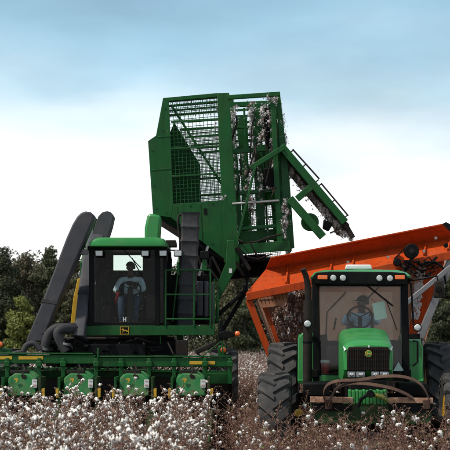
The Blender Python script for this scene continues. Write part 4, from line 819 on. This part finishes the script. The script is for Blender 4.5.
# ------------------------------------------------------------------ boll buggy
BG = thing('boll_buggy', 'tall orange boll buggy with sloping rim behind the tractor', 'trailer', Vector((3.2, 27.2, 0)))
D1, D2, D3 = 25.75, 26.45, 28.9
def at(x, y, D, D0=D1): q = P(x, y, D0); return Vector((q.x, D, q.z))
b = MB(); b.pp([(245.8, 292.8), (474, 246.5), (475, 254.5), (246.8, 301)], D1, .08); RIM = b.build('rim_beam', 'orange', BG, .012)
b = MB(); q1, q2, q3, q4 = P(247, 295.5, D1 + .03), P(474, 249.5, D1 + .03), P(473, 233.5, D2), P(266, 269, D2)
b.prism([q1, q2, q3, q4], (0, .03, 0)); b.build('flared_plate', 'orange', RIM, .005)
b = MB(); b.prism([P(265.6, 269.5, D2 + .004), P(271, 257.4, D2 - .33), P(442, 224, D2 - .33), P(449, 231, D2 - .15), P(472, 226.5, D2 - .2), P(473, 234, D2 + .004)], (0, .04, 0)); pbar(b, 270.5, 258, 442, 224.6, D2 - .36, 1.6, .06); b.build('top_lip', 'orange', RIM, .006)
for x in (286, 330, 352, 424, 448):
    b = MB(); t = (x - 247) / 227; yb = 292 - 46 * t; yt = 269 - 35.5 * (x - 266) / 207
    b.bar(P(x, yb - 1, D1 + .02), P(x + 2, yt + 1, D2 - .02), .03, .05); b.build('stiffener', 'orange', RIM, .004)
b = MB(); b.prism([P(246.2, 293, D1 + .09), P(246.8, 301, D1 + .09), P(266, 275, D2 + .03), P(265.6, 269.5, D2 + .03)], (.03, 0, 0)); b.prism([P(266, 269, D2 + .05), P(271, 257.4, D2 + .05), at(271, 257.4, D3, D2), at(262, 284, D3, D2)], (.03, 0, 0))
b.build('end_plate', 'orange', RIM)
# hopper walls
b = MB(); f = [(262, 296), (470, 254), (432, 372), (292, 378)]
b.prism([at(x, y, D2 + (.0 if y < 320 else .25), D2) for x, y in ((306, 288), (416, 266), (411, 372), (306, 378))], (0, .03, 0)); b.build('front_panel', 'faded_orange', BG)
b = MB(); b.prism([at(*f[0], D3, D2), at(*f[1], D3, D2), at(*f[2], D3 - .4, D2), at(*f[3], D3 - .4, D2)], (0, .03, 0)); b.build('back_panel', 'faded_orange', BG)
b = MB(); b.prism([at(258, 299, D2 + .4, D2), at(258, 299, D3, D2), at(290, 378, D3 - .4, D2), at(290, 378, D2 + .3, D2)], (.03, 0, 0)); b.build('left_panel', 'faded_orange', BG)
b = MB(); b.prism([at(*f[3], D2 + .25, D2), at(*f[2], D2 + .25, D2), at(*f[2], D3 - .4, D2), at(*f[3], D3 - .4, D2)], (0, 0, .05)); b.build('hopper_floor', 'rust', BG)
b = MB(); b.pp([(258, 297), (289, 290), (287, 302), (281, 305), (272, 307), (261, 308)], D2 - .02, .03); b.build('gusset_plate', 'faded_orange', BG, .004)
b = MB()
for k in range(15):
    t = k / 14 * .33; x0 = 256 + t * 160; b.bar(P(x0, 298 - 32 * t, D2 - .04), P(284 + t * 75, 378, D2 + .2), .007, .007)
for k in range(20):
    y = 300 + k * 4; t = (y - 298) / 80; b.bar(P(257 + 27 * t, y, D2 - .03 + .2 * t), P(309, y - 4, D2 - .03 + .2 * t), .007, .007)
tag(b.build('wire_mesh', 'rust', BG, fix=False), 'rusty wire mesh of the hopper front', kind='stuff')
for a, c, wd, D in (((248.5, 300), (276.5, 372), 6.5, D1 + .1), ((262, 297), (290, 378), 4, D2 + .1)):
    b = MB(); pbar(b, *a, *c, D, wd, .12); b.build('corner_post', 'orange', BG, .01)
for k in range(5):                       # ribs of the corrugated corner
    b = MB(); b.bar(P(424.5 + k * 4.4, 261.5 - k * .9, D2 - .1 + k * .02), P(410.5 + k * 2.4, 334 - k * .3, D2 + .15 + k * .02), .055, .09, up=(1, 0, 0)); b.build('corrugation_rib', 'orange', BG, .016)
b = MB(); b.prism([P(420, 261, D2), P(446, 256, D2 + .05), P(424, 336, D2 + .3), P(409, 338, D2 + .25)], (0, .03, 0)); b.build('corner_panel', 'orange', BG)
b = MB(); b.pp([(416, 266), (428, 263), (414, 318), (411, 318)], D2 - .08, .02); b.build('mesh_strip', 'faded_orange', BG)
b = MB(); pbar(b, 452, 266, 406, 303.5, D1 - .2, 5, .10); b.build('grey_strut', 'grey_strut', BG, .012)
b = MB(); pbar(b, 452, 258, 420, 338, D1 + .1, 7.5, .12); b.build('grey_strut', 'grey_strut', BG, .012)
b = MB(); b.disc(P(411.8, 251, D1 - .10), .145, .12); pu = b.build('pulley', 'black', BG, .01); b = MB(); b.disc(P(411.8, 251, D1 - .13), .05, .04); b.build('hub', 'dark_metal', pu)
b = MB(); b.disc(P(397.5, 262, D1 - .1), .075, .12); pu = b.build('pulley', 'black', BG, .01)
b = MB(); b.bar(P(405.5, 247.5, D1 - .05), P(394, 259.5, D1 - .05), .06, .02); b.bar(P(414, 258, D1 - .05), P(399, 265.8, D1 - .05), .06, .02); b.build('drive_belt', 'black', BG)
b = MB(); b.pp([(394, 257), (398, 254), (404, 258), (404, 266), (396, 269)], D1 - .02, .04); b.build('belt_guard', 'orange', BG, .006)
for q in ((388, 257), (424, 251), (436, 238), (348, 262)):
    b = MB(); b.disc(P(*q, D1 - .02), .028, .06); b.build('bolt', 'steel', BG)
b = MB(); b.pp([(443, 223.5), (446, 222), (452, 225), (452, 231), (449, 230)], D2 - .1, .2); b.disc(P(446, 245.5, D1 - .012), .045, .03); b.build('hinge_bracket', 'black', BG)
rh = random.Random(5); b = MB()
for k in range(26):
    x = rh.uniform(398, 434); y = rh.uniform(260, 276); b.tube([P(x, y, D1 - .05), P(x + rh.uniform(-3, 6), y + rh.uniform(-4, 4), D1 - .12), P(x + rh.uniform(4, 12), y + rh.uniform(-5, 4), D1 - .05)], rh.uniform(.012, .025), 6)
b.build('hose_tangle', 'black', BG)['kind'] = 'stuff'; b = MB()
b.tube([P(424, 262, D1 - .1), P(436, 262, D1 - .15), P(443, 268, D1 - .15), P(446, 284, D1)], .02, 6); b.build('hydraulic_hose', 'black', BG)
b = MB(); b.box((3.2, 27.6, 1.1), (2.6, 2.6, .16)); b.bar((3.2, 26.4, 1.0), (2.55, 24.6, .6), .16)
for X in (2.3, 4.1):
    for Y in (26.7, 28.4): b.box((X, Y, 1.35), (.12, .12, .6))
b.build('trailer_frame', 'dark_metal', BG, .01)
for X in (1.95, 4.45): make_wheel(BG, (X, 27.8, .62), .62, .42, .3, 'white', 18)
b = MB(); b.tube([(1.95, 27.8, .62), (4.45, 27.8, .62)], .08, 10); b.box((3.2, 27.8, .85), (2.0, .2, .4)); b.build('axle', 'dark_metal', BG)
# cotton in the hopper
rc = random.Random(11); b = MB()
for k in range(2600):
    x = rc.uniform(262, 428); y = rc.uniform(286, 374); t = (y - 292) / 84
    if x < 262 + 30 * max(t, 0): continue
    if y < 326 - (x - 262) * 1.1: continue
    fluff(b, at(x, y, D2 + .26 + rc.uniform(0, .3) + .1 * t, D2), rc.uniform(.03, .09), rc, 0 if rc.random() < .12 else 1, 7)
for k in range(500):
    x = rc.uniform(280, 440); fluff(b, at(x, 300 - (x - 262) * .2, rc.uniform(D2 + .4, D3 - .2), D2), rc.uniform(.06, .12), rc, 0, 6)
for k in range(120):                     # lint caught in the corner mesh
    t = rc.random(); x = 417 + 8 * rc.random() - 6 * t; y = 268 + t * 50; s = rc.uniform(.015, .04); b.lump(P(x, y, D2 - .1), (s, s * .6, s * 1.4), 1, .5, 0, rc)
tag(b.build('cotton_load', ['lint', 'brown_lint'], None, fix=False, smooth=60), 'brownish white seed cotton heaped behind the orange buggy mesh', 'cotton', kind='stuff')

# ------------------------------------------------------------------ trees along the far edge
import numpy as np
def leafmesh(name, groups, size, mats, parent, seed):
    """groups: list of (clumps, number of leaves, material index); each leaf is one small folded quad"""
    rg = np.random.default_rng(seed); V = []; MI = []
    for clumps, nleaf, mi in groups:
        C = np.array([list(c) for c, r in clumps]); Rr = np.array([r for c, r in clumps]); pr = Rr.prod(1) ** .8; pr /= pr.sum()
        k = rg.choice(len(C), nleaf, p=pr); nrm = lambda a: a / (np.linalg.norm(a, axis=1, keepdims=True) + 1e-9)
        d = nrm(rg.normal(size=(nleaf, 3))); q = rg.random((nleaf, 1)) ** .42
        wob = 1 + .22 * np.sin(d[:, :1] * 5 + C[k][:, :1] * 3) * np.cos(d[:, 2:] * 4 + C[k][:, 2:] * 2)
        p = C[k] + d * Rr[k] * q * wob; s_ = size * rg.uniform(.5, 1.4, (nleaf, 1)); n = nrm(d + rg.normal(0, .7, (nleaf, 3))); u = nrm(rg.normal(size=(nleaf, 3)))
        t = nrm(np.cross(n, u)); u2 = np.cross(t, n)
        V.append(np.stack([p - t * s_ * .5, p + u2 * s_ * .34, p + t * s_ * .5, p - u2 * s_ * .34 + n * s_ * .12], 1).reshape(-1, 3)); MI.append(np.full(nleaf, mi))
    V = np.concatenate(V); MI = np.concatenate(MI); nf = len(MI); me = bpy.data.meshes.new(name)
    me.vertices.add(len(V)); me.vertices.foreach_set('co', V.astype(np.float32).ravel()); me.loops.add(nf * 4); me.loops.foreach_set('vertex_index', np.arange(nf * 4, dtype=np.int32))
    me.polygons.add(nf); me.polygons.foreach_set('loop_start', np.arange(0, nf * 4, 4, dtype=np.int32)); me.polygons.foreach_set('loop_total', np.full(nf, 4, dtype=np.int32))
    for m in mats: me.materials.append(MATS[m])
    me.polygons.foreach_set('material_index', MI.astype(np.int32)); me.update(calc_edges=True); me.validate()
    o = bpy.data.objects.new(name, me); COL.objects.link(o); o.parent = parent; return o
def tree(label, x, topy, D, wpx, lm, group='trees at the far edge of the field', rs=0, nleaf=22000, size=.20, low=.06):
    rnd = random.Random(rs); base = Vector(((x - 225) * D / F, D, 0)); H = P(x, topy, D).z; Wd = wpx * D / F / 2
    root = thing('tree', label, 'tree', base, 0, world=False, group=group)
    tr = MB(); tr.tube([(0, 0, -.1), (rnd.uniform(-.2, .2), 0, H * .35), (rnd.uniform(-.4, .4), 0, H * .8)], [.03 * H * .8, .022 * H * .8, .06], 8)
    clumps = []
    for k in range(26):
        a = rnd.uniform(0, 2 * math.pi); h = rnd.uniform(low + .06, .9); rr = Wd * (.75 if h < .75 else .45) * rnd.uniform(.2, 1) * (1 if h > .3 else .8)
        c = Vector((math.cos(a) * rr, math.sin(a) * rr, h * H)); s = Wd * rnd.uniform(.32, .55) * (1.05 - .35 * h); clumps.append((c, (s, s, s * rnd.uniform(.6, .9))))
        tr.tube([(0, 0, max(.15 * H, h * H - rr * .9)), c * Vector((.6, .6, 0)).length * 0 + Vector((c.x * .5, c.y * .5, c.z - rr * .3)), c], [.012 * H * .5, .05, .02], 5)
    clumps.append((Vector((0, 0, H * .93)), (Wd * .35, Wd * .35, H * .08))); tr.build('trunk', 'bark', root)
    leafmesh('crown', [(clumps, nleaf, 0)], size, [lm], root, rs)
TREES = [('dark evergreen tree at the left edge of the photo', 4, 247, 128, 56, 'leaf_dark'), ('bright yellow-green tree standing low left of the long grey duct', 21, 296, 116, 40, 'leaf_bright'),
         ('brownish olive tree behind the bright yellow-green one', 26, 253, 132, 44, 'leaf_brown'), ('dark green tree between the brownish tree and the long grey duct', 50, 247, 130, 40, 'leaf_mid'),
         ('olive tree seen in the gap between the two grey ducts', 76, 258, 127, 36, 'leaf_olive'), ('low dark bush-like tree left of the bright yellow-green tree', 0, 300, 118, 30, 'leaf_mid'),
         ('low olive tree at the foot of the long grey duct', 54, 300, 119, 34, 'leaf_olive'), ('olive tree in the gap between picker and orange buggy', 236, 262, 128, 44, 'leaf_olive'),
         ('low dark tree beside the buggy post over the field edge', 246, 300, 118, 40, 'leaf_mid'), ('dark tree right of the grey buggy struts', 440, 268, 124, 44, 'leaf_mid'),
         ('olive tree at the right edge behind the tractor mirror', 455, 262, 130, 46, 'leaf_olive'), ('low dark tree above the right rear tyre', 446, 306, 117, 40, 'leaf_dark')]
for i, (lb, x, ty, D, wp, lm) in enumerate(TREES): tree(lb, x, ty, D, wp, lm, rs=40 + i)
rw = random.Random(77); cl = []
for k in range(820):                     # the wood behind reads as one mass
    X = rw.uniform(-48, 48); D = rw.uniform(134, 150); h = 8.9 * rw.random() ** .5 + .9 * noise.noise((X * .16, 3, 0)) + .5
    if -15 < X < -5.5: h *= .66
    cl.append((Vector((X, D, h)), (rw.uniform(2.0, 3.4), rw.uniform(2, 3), rw.uniform(1.3, 2.1))))
cl += [(Vector((rw.uniform(-48, 48), rw.uniform(134, 142), rw.uniform(.2, 3.2))), (2.4, 1.6, 1.3)) for k in range(160)]
rw.shuffle(cl)
tag(leafmesh('woodland', [(cl[m::3], 125000, m) for m in range(3)], .30, ['leaf_dark', 'leaf_olive', 'leaf_brown'], None, 5), 'dense dull green and brown wood behind the field', 'woodland', kind='stuff')
b = MB()
for k in range(70):
    X = rw.uniform(-46, 46); D = rw.uniform(131, 136); b.tube([(X, D, -.1), (X + rw.uniform(-.4, .4), D, 4), (X + rw.uniform(-.8, .8), D, rw.uniform(7, 9))], [.18, .13, .05], 6)
tag(b.build('woodland_trunks', 'bark', None), 'slim dark trunks inside the wood behind the field', 'trunks', kind='stuff')
cl = [(Vector((-58 + k * .8, rw.uniform(124, 134), rw.uniform(.6, 1.8))), (1.6, 1.4, rw.uniform(1.2, 2.4))) for k in range(150)]
tag(leafmesh('undergrowth', [(cl[m::2], 16000, m) for m in range(2)], .3, ['leaf_dark', 'leaf_olive'], None, 6), 'dark undergrowth along the foot of the far trees', 'undergrowth', kind='stuff')

# ------------------------------------------------------------------ cotton
SRC = {k: bpy.data.collections.new('plants_' + k) for k in ('full', 'picked', 'far')}
def cotton_plant(kind, seed):
    rnd = random.Random(seed); b = MB(); full = kind == 'full'; H = rnd.uniform(.98, 1.2) * (1 if full else .93); far = kind == 'far'
    st = [Vector((0, 0, 0))]; x = y = 0
    for k in range(1, 6):
        x += rnd.gauss(0, .02); y += rnd.gauss(0, .02); st.append(Vector((x, y, H * k / 5)))
    b.tube(st, [.008, .007, .006, .005, .004, .002], 4 if far else 5, 0, cap=False)
    def pos(t): i = min(int(t * 5), 4); return st[i].lerp(st[i + 1], t * 5 - i)
    def boll(p, s):
        if far: b.lump(p, (s * .9, s * .9, s), 1, .35, 1, rnd); return
        for q in range(rnd.choice((3, 4, 4, 5))):
            a = q * 2 * math.pi / 4 + rnd.uniform(-.4, .4); r = s * rnd.uniform(.4, .65)
            b.lump(p + Vector((math.cos(a) * r, math.sin(a) * r, rnd.uniform(-.5, .4) * s)), (s * rnd.uniform(.35, .7), s * rnd.uniform(.35, .7), s * rnd.uniform(.45, 1.05)), 1, .8, 1, rnd)
        if rnd.random() < .35: b.lump(p + Vector((rnd.uniform(-.01, .01), 0, -s * 1.2)), (s * .4, s * .4, s * rnd.uniform(.6, 1.2)), 1, .5, 1, rnd)
        for q in range(7):
            d = Vector((rnd.gauss(0, 1), rnd.gauss(0, 1), rnd.gauss(-.3, 1))) * s * .6; e = Vector((rnd.gauss(0, 1), rnd.gauss(0, 1), rnd.gauss(-.6, 1))).normalized() * s * rnd.uniform(.4, .9); o = e.orthogonal().normalized() * s * rnd.uniform(.1, .3)
            b.add([p + d, p + d + e * .5 + o, p + d + e, p + d + e * .5 - o], [[0, 1, 2, 3]], 1)
        burr(p, s * 1.2)
    def burr(p, s):
        for q in range(4):
            a = q * math.pi / 2 + rnd.uniform(-.3, .3); d = Vector((math.cos(a), math.sin(a), 0)); t = Vector((-d.y, d.x, 0)) * s * .4
            base = p + Vector((0, 0, -s * .6)); mid = p + d * s * .75 + Vector((0, 0, -s * .35)); b.add([base, mid + t, p + d * s * 1.3 + Vector((0, 0, s * .25)), mid - t], [[0, 1, 2, 3]], 2)
    def leaf(p, s, mi):
        d = Vector((rnd.gauss(0, 1), rnd.gauss(0, 1), rnd.gauss(-.3, .6))).normalized(); t = d.orthogonal().normalized() * s * .45; n = d.cross(t).normalized() * s * .2
        b.add([p, p + d * s * .5 + t + n, p + d * s, p + d * s * .5 - t + n, p + d * s * .5 - n * .4], [[0, 1, 4], [1, 2, 4], [2, 3, 4], [3, 0, 4]], mi)
    nb = rnd.randint(11, 15) if not far else 9
    for k in range(nb):
        t = .22 + .76 * k / (nb - 1); p = pos(min(t, .99)); a = k * 2.4 + rnd.uniform(-.5, .5); ln = rnd.uniform(.2, .36) * (1.15 - .7 * t) + .04; el = rnd.uniform(.35, .95)
        path = [p]; nn = 3 if ln < .2 else 4
        for q in range(nn):
            a2 = a + (.45 if q % 2 else -.45) + rnd.uniform(-.2, .2); d = Vector((math.cos(a2) * math.cos(el), math.sin(a2) * math.cos(el), math.sin(el))); path.append(path[-1] + d * ln / nn)
        b.tube(path, [.0042] + [.003] * (nn - 1) + [.0018], 3 if far else 4, 0, cap=False)
        for q in range(1, nn + 1):
            pr = rnd.random(); pb = (.14 + .14 * (seed % 3) / 2) if full else (.025 if not far else .09)
            if pr < pb: boll(path[q] + Vector((0, 0, .012)), rnd.choice((.014, .019, .023, .027, .034)) * rnd.uniform(.85, 1.15))
            elif pr < pb + .35 and not far: burr(path[q], rnd.uniform(.014, .024))
            elif pr < pb + (.62 if full else .5): leaf(path[q], rnd.uniform(.018, .042), 3)
    for k in range(9 if full else 6): leaf(pos(rnd.uniform(.3, 1)) + Vector((rnd.gauss(0, .02), rnd.gauss(0, .02), 0)), rnd.uniform(.018, .042), 3 if rnd.random() < .9 else 4)
    if full and rnd.random() < .5: boll(pos(.99), .026)
    o = b.build('cotton_plant_' + kind, ['stem', 'boll', 'burr', 'dry_leaf', 'green_leaf'], None, fix=False, smooth=180)
    COL.objects.unlink(o); SRC[kind].objects.link(o)
for k in range(9): cotton_plant('full', 100 + k); cotton_plant('picked', 200 + k)
for k in range(6): cotton_plant('far', 300 + k)
def field(name, pts, kind, label, cat):
    me = bpy.data.meshes.new(name); me.from_pydata([p[:3] for p in pts], [], [])
    ar = me.attributes.new('rot', 'FLOAT_VECTOR', 'POINT'); ar.data.foreach_set('vector', [c for p in pts for c in p[3]])
    asx = me.attributes.new('scl', 'FLOAT', 'POINT'); asx.data.foreach_set('value', [p[4] for p in pts])
    ai = me.attributes.new('idx', 'INT', 'POINT'); ai.data.foreach_set('value', [p[5] for p in pts])
    o = bpy.data.objects.new(name, me); COL.objects.link(o)
    ng = bpy.data.node_groups.new(name, 'GeometryNodeTree'); ng.interface.new_socket('Geometry', in_out='INPUT', socket_type='NodeSocketGeometry'); ng.interface.new_socket('Geometry', in_out='OUTPUT', socket_type='NodeSocketGeometry')
    gi = ng.nodes.new('NodeGroupInput'); go = ng.nodes.new('NodeGroupOutput'); ip = ng.nodes.new('GeometryNodeInstanceOnPoints'); ci = ng.nodes.new('GeometryNodeCollectionInfo')
    ci.inputs[0].default_value = SRC[kind]; ci.inputs['Separate Children'].default_value = True; ci.inputs['Reset Children'].default_value = True; ip.inputs['Pick Instance'].default_value = True
    def attr(nm, ty):
        q = ng.nodes.new('GeometryNodeInputNamedAttribute'); q.data_type = ty; q.inputs[0].default_value = nm; return q.outputs[0]
    l = ng.links.new; l(gi.outputs[0], ip.inputs['Points']); l(ci.outputs[0], ip.inputs['Instance']); l(attr('idx', 'INT'), ip.inputs['Instance Index'])
    er = ng.nodes.new('FunctionNodeEulerToRotation'); l(attr('rot', 'FLOAT_VECTOR'), er.inputs[0]); l(er.outputs[0], ip.inputs['Rotation']); l(attr('scl', 'FLOAT'), ip.inputs['Scale']); l(ip.outputs[0], go.inputs[0])
    md = o.modifiers.new('plants', 'NODES'); md.node_group = ng
    tag(o, label, cat, kind='stuff'); return o
rf = random.Random(21); full, picked, far = [], [], []
def tyre_hit(X, Y):
    lx = (Vector((X, Y, 0)) - TR); x, y = lx.dot(EX), lx.dot(EY)
    for s in (-1, 1):
        if abs(x - s * 1.38) < .33 and abs(y) < .78: return True
        if abs(x - s * 1.33) < .33 and abs(y - 2.8) < 1.0: return True
    if abs(x) < .5 and -1.0 < y < 3.6 : return True
    for WX, WY, r in ((-.02, 24.75, .95), (-4.02, 24.75, .95), (-.7, 28.2, .6), (-3.4, 28.2, .6), (1.95, 27.8, .65), (4.45, 27.8, .65)):
        if abs(X - WX) < .4 and abs(Y - WY) < r: return True
    return False
RX = -.59; k0 = -34
for k in range(k0, 40):
    X0r = RX + .966 * k; Y = 8.5
    while Y < 120:
        Y += (.115 if Y < 30 else .2 if Y < 60 else .42) * rf.uniform(.7, 1.3)
        X = X0r + rf.gauss(0, .17)
        if Y > 30: X += rf.uniform(-.4, .4)
        if abs(X) > Y * .171 + (4.5 if Y < 46 else 9) or abs(X) > 32: continue
        rot = (rf.gauss(0, .09), rf.gauss(0, .09), rf.uniform(0, 6.28)); sc_ = rf.uniform(.82, 1.12)
        if Y > 46: far.append((X, Y, -.01, rot, sc_, rf.randrange(6))); continue
        if tyre_hit(X, Y): continue
        isfull = X < -.05 + rf.gauss(0, .12) and (Y < 22.25 or X < -4.4)
        if 21.0 < Y < 24.0 and -4.3 < X < .0 and not isfull: continue
        if isfull: full.append((X, Y, -.01, rot, sc_, rf.randrange(9)))
        else:
            if Y > 22.2 and -4.5 < X < .2: sc_ *= .75
            if rf.random() < .93: picked.append((X, Y, -.01, rot, sc_, rf.randrange(9)))
field('ripe_cotton_plants', full, 'full', 'ripe cotton plants with open white bolls ahead of the picker', 'cotton')
field('picked_cotton_stalks', picked, 'picked', 'picked brown cotton stalks with a few bolls around the tractor', 'stalks')
field('far_cotton_rows', far, 'far', 'far rows of brown cotton stalks before the trees', 'stalks')
print('plants', len(full), len(picked), len(far))
